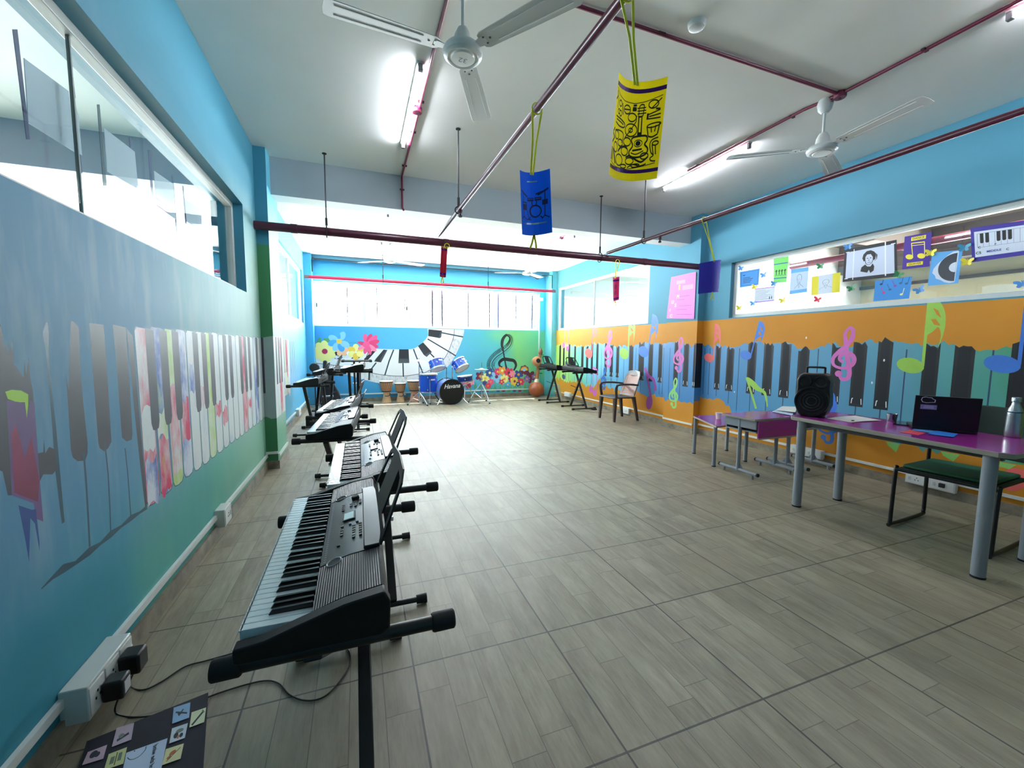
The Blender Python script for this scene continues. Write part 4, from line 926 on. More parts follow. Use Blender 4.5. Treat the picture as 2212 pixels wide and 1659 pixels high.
g.obj('tray', M('box black plastic', (24,26,30), .5), t)
o = tag(G().box((-.12,-.004,0), (.12,.004,.20), 0, Matrix.Rotation(radians(-12), 4, 'X')).obj('paper_sheet', M('lilac paper', (206,206,232), .6)), 'pale lilac sheet standing in the black storage box on the floor', 'paper'); o.location = (-1.42, 6.27, .014)
t = thing('folded_board', 'white and black folded board propped behind the farther right-hand stand', 'board', (3.72, 7.75, 0), radians(30))
G().add([(-.10,0,0),(.10,.02,0),(.03,.10,.42),(-.02,.10,.42),(-.10,.012,0),(.10,.032,0),(.03,.112,.42),(-.02,.112,.42)], [(0,1,2,3),(7,6,5,4),(0,4,5,1),(1,5,6,2),(2,6,7,3),(3,7,4,0)]).obj('white_panel', M('board pinkish white', (236,226,222), .5), t)
G().add([(.10,.02,0),(.20,.10,0),(.12,.14,.34),(.03,.10,.42),(.10,.032,0),(.20,.112,0),(.12,.152,.34),(.03,.112,.42)], [(0,1,2,3),(7,6,5,4),(0,4,5,1),(1,5,6,2),(2,6,7,3),(3,7,4,0)]).obj('black_panel', RUB, t)
# ================================================================== FURNITURE
PURP_T = M('purple laminate', (150,44,134), .16, spec=.55, var=.04, vs=3); EDGE = M('grey edge band', (150,144,132), .5, var=.05); LEGG = M('grey powder coat', (142,148,156), .35, spec=.5); DARK = M('dark steel channel', (70,74,80), .45)
def table_quad(pts, z, th, name, parent, top=PURP_T, edge=EDGE):
    g = G(); g.prism(pts, z-th, z); n = len(pts); g.m = [0, 0]+[1]*n; g.m[0] = 1
    return g.obj(name, [top, edge], parent, smooth=0, bev=.003)
t = thing('long_table', 'long purple-topped table with thick grey legs at the right, laptop on it', 'table', (3.05, .75, 0), 0)
TZ = .745
table_quad([(a-3.05, b_-.75) for a, b_ in ((2.50,.09),(3.15,.09),(3.15,1.40),(2.61,1.40),(2.555,1.355),(2.465,.14))], TZ, .03, 'table_top', t)
for x, y in ((2.522, .187), (2.592, 1.290), (3.06, .187), (3.075, 1.275)):
    l = G().tube([(x-3.05, y-.75, .008), (x-3.05, y-.75, TZ-.03)], .032, 24).obj('leg', LEGG, t)
    G().tube([(x-3.05, y-.75, 0), (x-3.05, y-.75, .012)], .033, 24).obj('foot_cap', RUB, l)
g = G().box((2.60-3.05, .17-.75, TZ-.07), (2.63-3.05, 1.30-.75, TZ-.03)); g.obj('apron_rail', DARK, t, bev=.003)
G().box((3.03-3.05, .17-.75, TZ-.07), (3.06-3.05, 1.30-.75, TZ-.03)).obj('apron_rail', DARK, t, bev=.003)
G().box((2.6-3.05, 1.28-.75, TZ-.09), (3.06-3.05, 1.31-.75, TZ-.03)).obj('end_rail', DARK, t, bev=.003)
# school desk with purple modesty panel
def school_desk(label, x, y, rz, panel=True, fx=.265, ht=.61):
    t = thing('school_desk', label, 'desk', (x, y, 0), rz, 'school desks by the right wall')
    table_quad([(-.31,-.20), (.30,-.20), (.30,.20), (-.31,.20)], ht, .022, 'desk_top', t)
    for sx in (-1, 1):
        G().tube([(sx*fx, 0, .04), (sx*fx, 0, ht-.03)], .019, 14).obj('leg', LEGG, t)
        f = G().tube([(sx*fx, -.22, .055), (sx*fx, .22, .055)], .017, 12).obj('foot_bar', LEGG, t)
        for sy in (-1, 1):
            G().tube([(sx*fx, sy*.22, .055), (sx*fx, sy*.235, .055)], .0185, 12).obj('end_cap', RUB, f); G().tube([(sx*fx, sy*.17, .0), (sx*fx, sy*.17, .045)], .013, 10).obj('glide', LEGG, f)
        G().add([(sx*fx,-.06,.07),(sx*fx,.06,.07),(sx*fx,0,.15),(sx*fx+.006,-.06,.07),(sx*fx+.006,.06,.07),(sx*fx+.006,0,.15)], [(0,1,2),(5,4,3),(0,3,4,1),(1,4,5,2),(2,5,3,0)]).obj('gusset', LEGG, f)
        G().box((sx*(fx+.005)-.008,-.19,ht-.11), (sx*(fx+.005)+.008,.18,ht-.022)).obj('side_rail', LEGG, t, bev=.003)
    g = G().box((-fx+.005,-.18,ht-.15), (fx-.005,.18,ht-.138)); g.box((-fx+.005,.17,ht-.138), (fx-.005,.18,ht-.03)); g.obj('shelf', LEGG, t, bev=.002)
    if panel: G().box((-fx,-.212,ht-.19), (fx,-.196,ht-.024)).obj('front_panel', PURP_T, t, bev=.003); G().box((-fx,-.213,ht-.205), (fx,-.195,ht-.19)).obj('panel_edge', EDGE, t)
    return t
school_desk('purple school desk with a purple front panel, between the long table and the low table', 3.135, 2.105, 0)
school_desk('second purple school desk behind the long table against the orange wall', 3.755, 2.08, 0, panel=False, fx=.20)
t = thing('low_table', 'low purple table with thin grey legs beside the right wall column', 'table', (3.2, 2.65, 0), 0, None)
table_quad([(a-3.2, b_-2.65) for a, b_ in ((2.82,2.36),(3.42,2.40),(3.66,2.97),(3.10,2.98))], .46, .02, 'table_top', t)
for x, y in ((-.335,-.24), (.18,-.20), (-.12,.27), (.40,.26)):
    l = G().tube([(x,y,.006), (x,y,.44)], .020, 16).obj('leg', LEGG, t); G().tube([(x,y,0), (x,y,.01)], .021, 16).obj('foot_cap', RUB, l)
# things on the tables
def cup(label, name, x, y, z, r0, r1, h, m, cat='cup'):
    o = G().lathe([(0,0),(r0,0),(r1,h),(r1-.002,h),(r0-.002,.003),(0,.003)], 28).obj(name, m); o.location = (x, y, z); return tag(o, label, cat)
q = on(2, .46, 1552, 905); cup('white paper cup on the low purple table', 'paper_cup', q.x, q.y, .46, .026, .036, .075, M('paper cup white', (232,228,220), .55))
q = on(2, TZ, 1926, 911); cup('small steel tumbler on the long table, left of the laptop', 'steel_tumbler', q.x, q.y, TZ, .026, .034, .062, M('brushed steel', (170,172,176), .22, metal=.95))
# party speaker
q = on(2, TZ, 1752, 899)
t = thing('party_speaker', 'black portable loudspeaker with top handle and large round grille on the long table', 'speaker', (q.x+.02, q.y, TZ+.006), radians(-66))
SPK = M('speaker black plastic', (15,15,17), .4, spec=.45); SPG = M('speaker grille mesh', (32,33,36), .5)
Tz = Matrix(((1,0,0,0),(0,0,1,0),(0,1,0,0),(0,0,0,1)))
pr = [(-.095,.02),(-.075,.0),(.075,.0),(.095,.02),(.118,.09),(.115,.17),(.108,.23),(.112,.29),(.095,.335),(.07,.35),(-.07,.35),(-.095,.335),(-.112,.29),(-.108,.23),(-.115,.17),(-.118,.09)]
G().prism(pr, -.085, .085, 0, Tz).obj('cabinet', SPK, t, bev=.014, seg=3)
G().lathe([(.0,.006),(.098,.006),(.104,.018),(.116,.018),(.120,.0)], 40, T=Matrix.Translation((0,-.086,.125)) @ Matrix.Rotation(radians(90), 4, 'X')).obj('woofer_ring', SPK, t)
g = G()
for r in (.03,.052,.074): g.lathe([(r,.008),(r+.004,.012),(r+.008,.008)], 36, T=Matrix.Translation((0,-.086,.125)) @ Matrix.Rotation(radians(90), 4, 'X'))
g.obj('woofer_grille', SPG, t)
for e in (-1, 1): G().lathe([(0,.004),(.033,.004),(.037,.010),(.045,.010),(.047,0)], 30, T=Matrix.Translation((e*.052,-.086,.285)) @ Matrix.Rotation(radians(90), 4, 'X')).obj('tweeter', SPK, t)
G().cbox((0,-.088,.232), (.026,.004,.006)).obj('badge', M('badge grey', (150,150,150), .4), t)
G().tube(catmull([(-.06,0,.345), (-.06,0,.385), (-.05,0,.397), (.05,0,.397), (.06,0,.385), (.06,0,.345)], 4), .0085, 10).obj('handle', SPK, t)
for e in (-1, 1):
    G().cbox((e*.06,0,.002), (.03,.12,.012)).obj('foot', RUB, t)
# papers
PAP = M('white paper', (222,220,214), .6)
def paper(name, label, pts, z, m, n=6, lift=None, cat='paper', th=.0012):
    g = G(); c = sum((Vector(p[:2]) for p in pts), Vector((0,0)))/4
    def P(a, b, dz): 
        p = (Vector(pts[0][:2])*(1-a)+Vector(pts[1][:2])*a)*(1-b)+(Vector(pts[3][:2])*(1-a)+Vector(pts[2][:2])*a)*b
        return (p.x-c.x, p.y-c.y, dz+(lift(a, b) if lift else 0))
    vs = [P(i/n, j/n, d) for d in (0, th) for j in range(n+1) for i in range(n+1)]; k = (n+1)**2
    fs = []
    for j in range(n):
        for i in range(n):
            a = j*(n+1)+i; fs += [(a, a+n+1, a+n+2, a+1), (k+a, k+a+1, k+a+n+2, k+a+n+1)]
    ring = [i for i in range(n+1)]+[j*(n+1)+n for j in range(1, n+1)]+[n*(n+1)+i for i in range(n-1, -1, -1)]+[j*(n+1) for j in range(n-1, 0, -1)]
    for i in range(len(ring)): a, b_ = ring[i], ring[(i+1) % len(ring)]; fs.append((a, b_, k+b_, k+a))
    g.add(vs, fs); o = g.obj(name, m, smooth=30); o.location = (c.x, c.y, z); return tag(o, label, cat)
tp = lambda pts: [on(2, TZ, u, v) for u, v in pts]
paper('paper_sheet', 'curled white sheet with dark clip on the long table, right of the loudspeaker', tp([(1786,904),(1848,900),(1905,909),(1838,913)]), TZ+.0012, PAP, 8, lambda a, b: .006*a*(1-b)+.004*sin(a*3))
tag(G().box((-.012,-.004,0), (.012,.004,.006)).obj('binder_clip', RUB), 'small dark clip on the white sheet beside the loudspeaker', 'clip').location = tuple(on(2, TZ, 1842, 912).xy)+(TZ+.010,)
dz = .612; dq = lambda pts: [on(2, dz+.02, u, v) for u, v in pts]
paper('paper_sheet', 'white sheet curling up on the school desk behind the loudspeaker, topmost', dq([(1676,884),(1690,876),(1722,880),(1718,892)]), dz+.011, PAP, 6, lambda a, b: .016*b)
paper('paper_sheet', 'bluish sheet under the white one on the school desk behind the loudspeaker', dq([(1668,886),(1684,879),(1716,884),(1712,895)]), dz+.002, M('bluish paper', (196,212,230), .6), 6, lambda a, b: .004*b)
paper('colour_card', 'red card on the long table in front of the laptop', tp([(1943,934),(1966,929),(2000,936),(1983,940)]), TZ+.001, M('red card', (206,66,78), .55), 2, cat='card')
paper('colour_card', 'light blue card sticking out under the laptop beside the red card', tp([(1970,930),(1976,926),(2035,934),(2028,939)]), TZ+.003, M('light blue card', (84,140,206), .55), 2, cat='card')
paper('colour_card', 'bright blue card on the long table nearest the edge before the laptop', tp([(2004,939),(2022,932),(2069,939),(2060,946)]), TZ+.005, M('bright blue card', (38,120,206), .55), 2, cat='card')
paper('mobile_phone', 'black phone lying on the long table between the tumbler and the laptop', tp([(1929,917),(1940,911),(1972,914),(1964,921)]), TZ, M('phone glass', (14,16,20), .12), 2, cat='phone', th=.008)
# laptop
q0, q1 = on(2, TZ, 1969, 927), on(2, TZ, 2112, 940)
d = Vector((q1.x-q0.x, q1.y-q0.y)); wlap = d.length; ang = atan2(d.y, d.x)
t = thing('laptop', 'open black laptop seen from behind on the long purple table', 'laptop', ((q0.x+q1.x)/2, (q0.y+q1.y)/2, TZ), ang)
LAPM = M('laptop lid black', (14,15,22), .42, spec=.4)
G().box((-wlap/2, .0, .004), (wlap/2, .24, .020)).obj('base', LAPM, t, bev=.004)
lh = .225; ll = radians(8)
TL = Matrix.Translation((0,.0,.020)) @ Matrix.Rotation(ll, 4, 'X')
lid = G().box((-wlap/2, -.004, 0), (wlap/2, .004, lh), 0, TL).obj('lid', LAPM, t, bev=.004)
st = M('sticker white line', (214,210,220), .5); s2 = M('sticker lilac', (150,138,190), .5)
tl = lambda a, b: TL @ Vector((a, -.0052, b))
g = G(); out = [(-.045,0),(-.04,.018),(-.02,.024),(.0,.02),(.02,.02),(.03,.010),(.045,.004),(.043,-.014),(.02,-.016),(-.01,-.02),(-.035,-.016)]
sheet(g, [(out, 0), ([(x*.88, z*.82) for x, z in out], 1)], lambda a, b: tl(-wlap/2+.065+a*.8, lh-.030+b)); g.obj('sticker', [st, LAPM], lid, smooth=0)
g = G(); sheet(g, [(rect(-.04,-.016,.04,.016), 0), (rect(-.026,-.006,.026,-.002), 1), (rect(-.022,.004,.024,.008), 1)], lambda a, b: tl(-wlap/2+.07+a, lh-.078+b)); g.obj('sticker', [s2, st], lid, smooth=0)
# steel bottle
q = on(2, TZ, 2187, 944)
t = thing('steel_bottle', 'brushed steel water bottle on the right end of the long table', 'bottle', (q.x, q.y, TZ), 0)
BS = M('bottle brushed steel', (176,178,180), .28, metal=.95, var=.06, vs=30)
G().lathe([(0,0),(.034,0),(.038,.006),(.039,.03),(.036,.14),(.034,.165),(.030,.185),(.021,.205),(.018,.225),(.018,.232)], 36).obj('body', BS, t)
G().lathe([(.0345,.158),(.0365,.160),(.0365,.164),(.0345,.166)], 36).obj('band', M('bottle band', (60,90,110), .3, metal=.5), t)
G().lathe([(.021,.226),(.0225,.228),(.0225,.252),(.020,.256),(0,.256)], 30).obj('cap', BS, t)
# dark green sled chair behind the table
DG = M('dark green chair vinyl', (22,40,34), .5, var=.1, vs=8); GS = M('green seat cushion', (36,92,62), .6, var=.1, vs=6); FR = M('chair frame black', (18,18,20), .4)
c0 = Vector((3.22, .58))
t = thing('sled_chair', 'black sled-base chair with green seat tucked behind the long table', 'chair', (3.13, .55, 0), radians(4))
for sy in (-1, 1):
    y = sy*.255
    G().tube(catmull([(-.22,y,.45), (-.235,y,.40), (-.25,y,.05), (-.235,y,.018), (.20,y,.018), (.235,y,.04), (.24,y,.10), (.235,y,.44), (.24,y,.60), (.27,y,.86)], 4), .0125, 12).obj('side_frame', FR, t)
    G().tube(catmull([(-.22,y,.45), (-.18,y,.66), (.05,y,.67), (.24,y,.66)], 4), .013, 10).obj('armrest', FR, t) if False else None
G().tube([(-.235,-.255,.43), (-.235,.255,.43)], .0125, 10).obj('front_rail', FR, t)
G().tube([(-.252,-.255,.02), (-.252,.255,.02)], .0125, 10).obj('floor_rail', FR, t) if False else None
G().box((-.24,-.24,.42), (.23,.24,.45)).obj('seat_pan', DG, t, bev=.01); G().box((-.225,-.225,.45), (.21,.225,.475)).obj('seat_cushion', GS, t, bev=.012)
n = 12; g = G(); vs = []
for i in range(n+1):
    a = -1+2*i/n; y = .25*a; bow = .05*(1-a*a); zt = .90-.02*a*a
    vs += [(.25+bow, y, .54), (.285+bow, y, zt), (.305+bow, y, zt), (.27+bow, y, .54)]
fs = [(i*4+j, i*4+4+j, i*4+4+(j+1)%4, i*4+(j+1)%4) for i in range(n) for j in range(4)]+[(0,1,2,3), (n*4+3,n*4+2,n*4+1,n*4)]
g.add(vs, fs).obj('backrest', DG, t, bev=.006)
# brown plastic armchair
PLB = M('plastic chair dark brown', (62,50,48), .35, var=.05); PLR = M('plastic chair slat brown', (150,92,70), .4, var=.1, vs=6)
q = on(2, 0, 1332, 908)
t = thing('plastic_armchair', 'brown plastic armchair with slatted back in front of the painted keys', 'chair', (3.60, 5.31, 0), radians(-90))
# local: seat faces -y
def leg(x0, y0, x1, y1, h):
    G().add([(x0-.022,y0-.018,0),(x0+.022,y0-.018,0),(x0+.022,y0+.018,0),(x0-.022,y0+.018,0),(x1-.034,y1-.028,h),(x1+.034,y1-.028,h),(x1+.034,y1+.028,h),(x1-.034,y1+.028,h)], [(3,2,1,0),(4,5,6,7),(0,1,5,4),(1,2,6,5),(2,3,7,6),(3,0,4,7)]).obj('leg', PLB, t, bev=.008)
for sx in (-1, 1): leg(sx*.235, -.22, sx*.215, -.20, .42); leg(sx*.235, .27, sx*.20, .19, .43)
g = G(); n = 8; vs = []
for j in range(n+1):
    for i in range(n+1):
        x = -.24+.48*i/n; y = -.235+.46*j/n; vs.append((x*(1-.08*j/n), y, .435-.018*sin(pi*i/n)*sin(pi*j/n)-.012*(j/n)+(-.012 if j == 0 else 0)))
vs += [(x, y, z-.022) for x, y, z in vs]; k = (n+1)**2; fs = []
for j in range(n):
    for i in range(n): a = j*(n+1)+i; fs += [(a, a+1, a+n+2, a+n+1), (k+a, k+a+n+1, k+a+n+2, k+a+1)]
ring = [i for i in range(n+1)]+[j*(n+1)+n for j in range(1, n+1)]+[n*(n+1)+i for i in range(n-1, -1, -1)]+[j*(n+1) for j in range(n-1, 0, -1)]
for i in range(len(ring)): a, b_ = ring[i], ring[(i+1) % len(ring)]; fs.append((a, k+a, k+b_, b_))
g.add(vs, fs).obj('seat', PLB, t, bev=.006)
bk = lambda x, z: (x*(1-.12*(z-.43)/.45) , .20+.16*(z-.43)/.45+.02*(x/.22)**2*-1, z)
out = [(-.22,.44),(.22,.44),(.232,.62),(.225,.80),(.18,.87),(.0,.895),(-.18,.87),(-.225,.80),(-.232,.62)]
holes = []; lay = [(out, 0)]
lay.append(([(-.185,.47),(.185,.47),(.192,.62),(.185,.76),(.15,.80),(-.15,.80),(-.185,.76),(-.192,.62)], 1))
for i in range(8): x = -.154+.044*i; lay.append((rect(x-.008, .49, x+.008, .785-.2*abs(x)), None))
g = G(); dv = Vector((0,.016,0)); gr = [((x, .43), (x, .9)) for x in (-.12,-.03,.03,.12)]
sheet(g, lay, lambda a, b: Vector(bk(a, b))); sheet(g, lay, lambda a, b: Vector(bk(a, b))+dv, True)
for i in range(len(out)): a, b_ = out[i], out[(i+1) % len(out)]; g.add([bk(*a), bk(*b_), Vector(bk(*b_))+dv, Vector(bk(*a))+dv], [(0,1,2,3)])
g.obj('backrest', [PLB, PLR], t, smooth=0, weld=1e-5)
for sx in (-1, 1):
    G().tube(catmull([(sx*.235,-.19,.43), (sx*.25,-.20,.60), (sx*.252,-.15,.655), (sx*.25,.05,.66), (sx*.235,.26,.645)], 4), [.016]*17, 10).obj('armrest', PLB, t) if False else None
    pts = catmull([(sx*.232,-.19,.42), (sx*.25,-.205,.60), (sx*.253,-.16,.65), (sx*.252,.05,.655), (sx*.225,.255,.635)], 4)
    g = G()
    for a, b_ in zip(pts, pts[1:]): g.bar(a, b_, .045, .02, 0, (1,0,0) if abs(Vector(b_).z-Vector(a).z) > abs(Vector(b_).y-Vector(a).y) else (0,0,1))
    g.tube(pts, .017, 8); g.obj('armrest', PLB, t)
t = thing('small_bottle', 'small white bottle with dark cap and amber contents on the plastic chair', 'bottle', (3.60, 5.36, .428), 0)
G().lathe([(0,0),(.022,0),(.024,.01),(.024,.05)], 20).obj('lower_body', M('amber plastic', (96,54,40), .3), t); G().lathe([(.024,.05),(.024,.10),(.012,.115),(.011,.125)], 20).obj('upper_body', M('bottle white label', (230,230,226), .4), t); G().lathe([(.012,.12),(.013,.145),(0,.147)], 16).obj('cap', RUB, t)
# sockets on the conduits
SOCK = M('socket white plastic', (218,220,216), .4)
def socket_box(label, lo, hi, face, holes=2, rocker=True, cat='socket box'):
    c = [(lo[i]+hi[i])/2 for i in range(3)]; t = thing('socket_box', label, cat, (c[0], c[1], lo[2]), 0, 'surface socket boxes'); d = [hi[i]-lo[i] for i in range(3)]
    G().box((-d[0]/2,-d[1]/2,0), (d[0]/2,d[1]/2,d[2])).obj('box', SOCK, t, bev=.004)
    s = 1 if face > 0 else -1; L_ = d[1]
    for k in range(holes):
        y = -L_/2+L_*(k+.5)/holes; x = s*(d[0]/2+.001)
        p = G().cbox((x, y, d[2]/2), (.004, L_/holes*.88, d[2]*.8)).obj('faceplate', M('faceplate white', (232,232,230), .35), t, bev=.001)
        for dy, dzz in ((-.012,.0), (.012,.0), (0,.02)): G().cbox((x+s*.0022, y+dy, d[2]/2+dzz-.008), (.002,.006,.008)).obj('pin_hole', RUB, p)
        G().cbox((x+s*.003, y+L_/holes*.30, d[2]/2), (.006,.018,.03)).obj('rocker_switch', M('rocker white', (206,208,206), .3), p, bev=.001)
    return t
socket_box('long white socket box at the lower left, two black adapters plugged in', (XL, .64, .06), (XL+.075, .92, .18), 1, 3)
socket_box('white socket box on the left conduit below the painted white keys', (XL, 2.18, .07), (XL+.06, 2.33, .19), 1, 1)
q = on(0, XLF, 632, 905)
socket_box('white socket box on the far left wall just beyond the green column', (XLF, 5.05, .07), (XLF+.06, 5.30, .19), 1, 1)
socket_box('white socket box on the far left wall near the corner', (XLF, 6.9, .07), (XLF+.06, 7.15, .19), 1, 1)
socket_box('white socket box on the right wall under the long table, plug in it', (XR-.05, .92, .06), (XR, 1.27, .16), -1, 2)
socket_box('white socket box on the right wall behind the school desk', (XR-.05, 2.02, .07), (XR, 2.38, .17), -1, 2)
socket_box('white socket box on the orange wall beside the plastic chair', (XRF-.05, 5.55, .03), (XRF, 5.80, .14), -1, 2)
socket_box('white socket box on the orange wall behind the two right-hand stands', (XRF-.05, 7.9, .08), (XRF, 8.2, .19), -1, 1)
o = socket_box('white socket box on the back wall between the djembes', (.16, YB-.05, .12), (.26, YB, .19), -1, 1)
ADP = M('adapter black plastic', (16,17,19), .4)
def adapter(label, lo, hi, lab=False):
    c = [(lo[i]+hi[i])/2 for i in range(3)]; t = thing('power_adapter', label, 'power adapter', (c[0], c[1], lo[2]), 0, 'black power adapters'); d = [hi[i]-lo[i] for i in range(3)]
    G().box((-d[0]/2,-d[1]/2,0), (d[0]/2,d[1]/2,d[2])).obj('case', ADP, t, bev=.008, seg=3)
    if lab: G().cbox((d[0]/2+.0006, .0, d[2]*.5), (.0012, d[1]*.6, d[2]*.6)).obj('rating_label', M('rating label', (206,202,206), .5), t)
adapter('black power adapter farther along the long socket box, no label', (XL+.08, .80, .08), (XL+.145, .87, .155))
adapter('black power adapter with a white label, nearer end of the socket box', (XL+.08, .695, .07), (XL+.14, .755, .14), True)
tag(G().box((XR-.075, .985, .095), (XR-.05, 1.02, .13)).obj('wall_plug', M('plug black', (30,30,32), .5)), 'black plug in the socket box under the long table', 'plug')
CAB = M('cable black', (18,18,19), .5)
fl = lambda u, v, z=.004: (lambda p: (p.x, p.y, z))(on(2, z, u, v))
def cable(label, pts, r=.0028): return tag(G().tube(catmull(pts, 6), r, 6).obj('black_cable', CAB), label, 'cable')
cable('thin black cord from the labelled adapter past the dark board to the nearest stand', [(XL+.115,.725,.066), fl(250,1540), fl(300,1549), fl(380,1535), fl(470,1498), fl(560,1472), fl(600,1475), fl(625,1500), fl(660,1513), fl(700,1505), fl(735,1470), fl(757,1430), fl(750,1395)])
cable('thin black cord from the farther adapter to the nearest keyboard', [(XL+.115,.835,.078), fl(280,1481), fl(310,1490), fl(350,1472), fl(400,1440), fl(450,1426), fl(540,1400), fl(600,1380), (-.96,.62,.25), (-.93,.60,.56)])
cable('black cord trailing under the second right-hand stand to the wall', [(3.36,6.46,.004), (3.6,6.15,.004), (3.85,6.0,.004), (3.98,5.9,.05)])
o = G().cbox((0,0,.012), (.10,.08,.024)).obj('foot_pedal', RUB, bev=.006); tag(o, 'small black foot pedal at the foot of the nearer right-hand stand', 'pedal'); o.location = fl(1283, 885, 0)
# dark project board on the floor, near left
BB = [on(2, .006, u, v) for u, v in ((188,1606),(450,1500),(437,1700),(140,1760))]
bx = lambda a, b: (BB[0]*(1-a)+BB[1]*a)*(1-b)+(BB[3]*(1-a)+BB[2]*a)*b
# place cards by measuring them on the floor plane
t = thing('project_board', 'dark navy project board with pasted pictures lying on the floor, lower left corner', 'board', (0,0,.008), 0)
g = G(); P0 = [(p.x, p.y) for p in BB]; g.prism(P0, 0.0, .006); g.obj('backing', M('navy board', (17,20,36), .7, var=.15, vs=10), t, smooth=0)
INK = M('ink dark', (36,44,56), .6)
def card(name, pts, col, marks):
    q = [on(2, .007, u, v) for u, v in crop(5.547, 120, 1360, pts)]
    g = G(); f = lambda a, b: (q[0]*(1-a)+q[1]*a)*(1-b)+(q[3]*(1-a)+q[2]*a)*b+Vector((0,0,.0015))
    sheet(g, [(rect(0,0,1,1), 0)]+marks, f); return g.obj(name, [M('card '+name+col, [int(col[i:i+2],16) for i in (0,2,4)], .6, var=.05, vs=30), INK, M('violin orange', (184,100,48), .5), M('card green grey', (110,124,110), .6)], t, smooth=0)
card('pasted_picture', [(1418,965),(1618,900),(1603,1085),(1398,1160)], '8fb0d2', stroke([(.15,.35),(.85,.65)], .1, 1)+stroke([(.35,.65),(.6,.3)], .08, 1)+[(ell(.4,.5,.12,.1), 1)])
card('pasted_picture', [(1632,1022),(1806,962),(1783,1140),(1605,1205)], 'd6dcb4', stroke([(.15,.9),(.85,.2)], .14, 1)+stroke([(.75,.1),(.9,.3)], .1, 3))
card('pasted_picture', [(1398,1215),(1588,1150),(1552,1330),(1364,1398)], 'c4ccd4', [(ell(.55,.35,.25,.14), 3), (ell(.35,.6,.15,.2), 1), (ell(.7,.7,.12,.15), 1), (ell(.5,.75,.08,.12), 2)])
card('pasted_picture', [(735,1212),(945,1145),(910,1350),(675,1440)], 'b9a5b5', stroke([(.2,.75),(.8,.55)], .14, 1)+[(ell(.4,.55,.16,.12), 3)])
card('pasted_picture', [(390,1500),(622,1412),(575,1580),(320,1659)], 'c3a5b6', [(ell(.4,.4,.2,.28), 1), (ell(.6,.5,.14,.2), 1)])
card('pasted_picture', [(640,1525),(860,1440),(815,1640),(580,1720)], 'c3c48a', stroke([(.5,.1),(.5,.9)], .05, 1)+[(rect(.2,.3,.42,.75), 3), (rect(.6,.2,.8,.7), 3)])
card('pasted_picture', [(1325,1465),(1540,1395),(1500,1580),(1278,1659)], 'd8d4a0', [(ell(.45,.4,.2,.13,-.6), 2), (ell(.3,.65,.13,.10,-.6), 2)]+stroke([(.2,.85),(.85,.2)], .04, 1))
q = [on(2, .007, u, v) for u, v in crop(5.547, 120, 1360, [(850,1510),(1345,1332),(1270,1700),(770,1900)])]
f = lambda a, b: (q[0]*(1-a)+q[1]*a)*(1-b)+(q[3]*(1-a)+q[2]*a)*b+Vector((0,0,.0015))
g = G(); sheet(g, [(rect(0,0,1,1), 0)]+stroke(catmull([(.48,.02),(.46,.16),(.33,.30),(.15,.30),(.05,.18)], 5), .02, 1)+[(ell(.2,.04,.02,.02,0,8), 1)], f)
c = g.obj('title_sheet', [M('title sheet paper', (190,204,226), .6), INK], t, smooth=0)
lettering('lettering', 'of the wind', .17, lambda x, y: f(.72+y*.9, .5-x*1.0)+Vector((0,0,.001)), INK, c, shear=.35, bold=.004)
# ================================================================== CEILING: PIPES, CONDUITS, FANS, LIGHTS
MAR = M('maroon pipe paint', (78,28,46), .3, spec=.5); PINKP = M('crimson pipe paint', (176,34,72), .35); ROD = M('threaded rod steel', (52,52,54), .45, metal=.5); MARC = M('maroon conduit', (122,30,62), .4)
FANW = M('fan white enamel', (224,226,224), .3, spec=.5); FANG = M('fan blade enamel', (206,208,206), .3)
t = thing('sprinkler_main_pipe', 'thick dark maroon pipe running across the room under the ceiling beam', 'pipe', (0, 3.78, 2.465), 0)
G().tube([(XL, 0, 0), (XR, 0, 0)], .042, 20).obj('pipe_run', MAR, t)
for x in (-1.36, .18, 2.9): G().tube([(x-.03, 0, 0), (x+.03, 0, 0)], .046, 20).obj('coupling', MAR, t)
def pipe(label, p0, p1, r, m, drops=()):
    t = thing('sprinkler_branch_pipe', label, 'pipe', p0, 0, 'maroon branch pipes'); d = Vector(p1)-Vector(p0)
    G().tube([(0,0,0), d], r, 16).obj('pipe_run', m, t)
    for f in drops:
        q = d*f; h = G().tube([q, q+Vector((0,0,-.05))], .017, 12).obj('drop_socket', MAR, t)
        G().tube([q+Vector((0,0,-.05)), q+Vector((0,0,-.062)), q+Vector((0,0,-.066)), q+Vector((0,0,-.08))], [.008,.008,.016,.016], 10).obj('sprinkler_head', RUB, h)
pipe('maroon branch pipe running toward the camera, carrying the blue and yellow paper lanterns', (.095, 3.78, 2.532), (.165, -3.1, 2.532), .019, MAR, (.15,))
pipe('maroon branch pipe near the right wall, carrying the violet paper lantern', (2.315, 3.78, 2.532), (2.62, -3.1, 2.532), .020, MAR, (.14,))
t = thing('crimson_pipe', 'crimson pipe across the far end, just above the back windows', 'pipe', (0, 8.5, 2.69), 0)
G().tube([(-1.76,0,0), (3.86,0,0)], .036, 16).obj('pipe_run', PINKP, t); G().tube([(3.78,0,0), (3.87,0,0)], .038, 16).obj('end_sleeve', M('pipe end grey', (110,90,96), .4), t); G().tube([(-1.78,0,0), (-1.70,0,0)], .038, 16).obj('end_sleeve', M('pipe end grey', (110,90,96), .4), t)
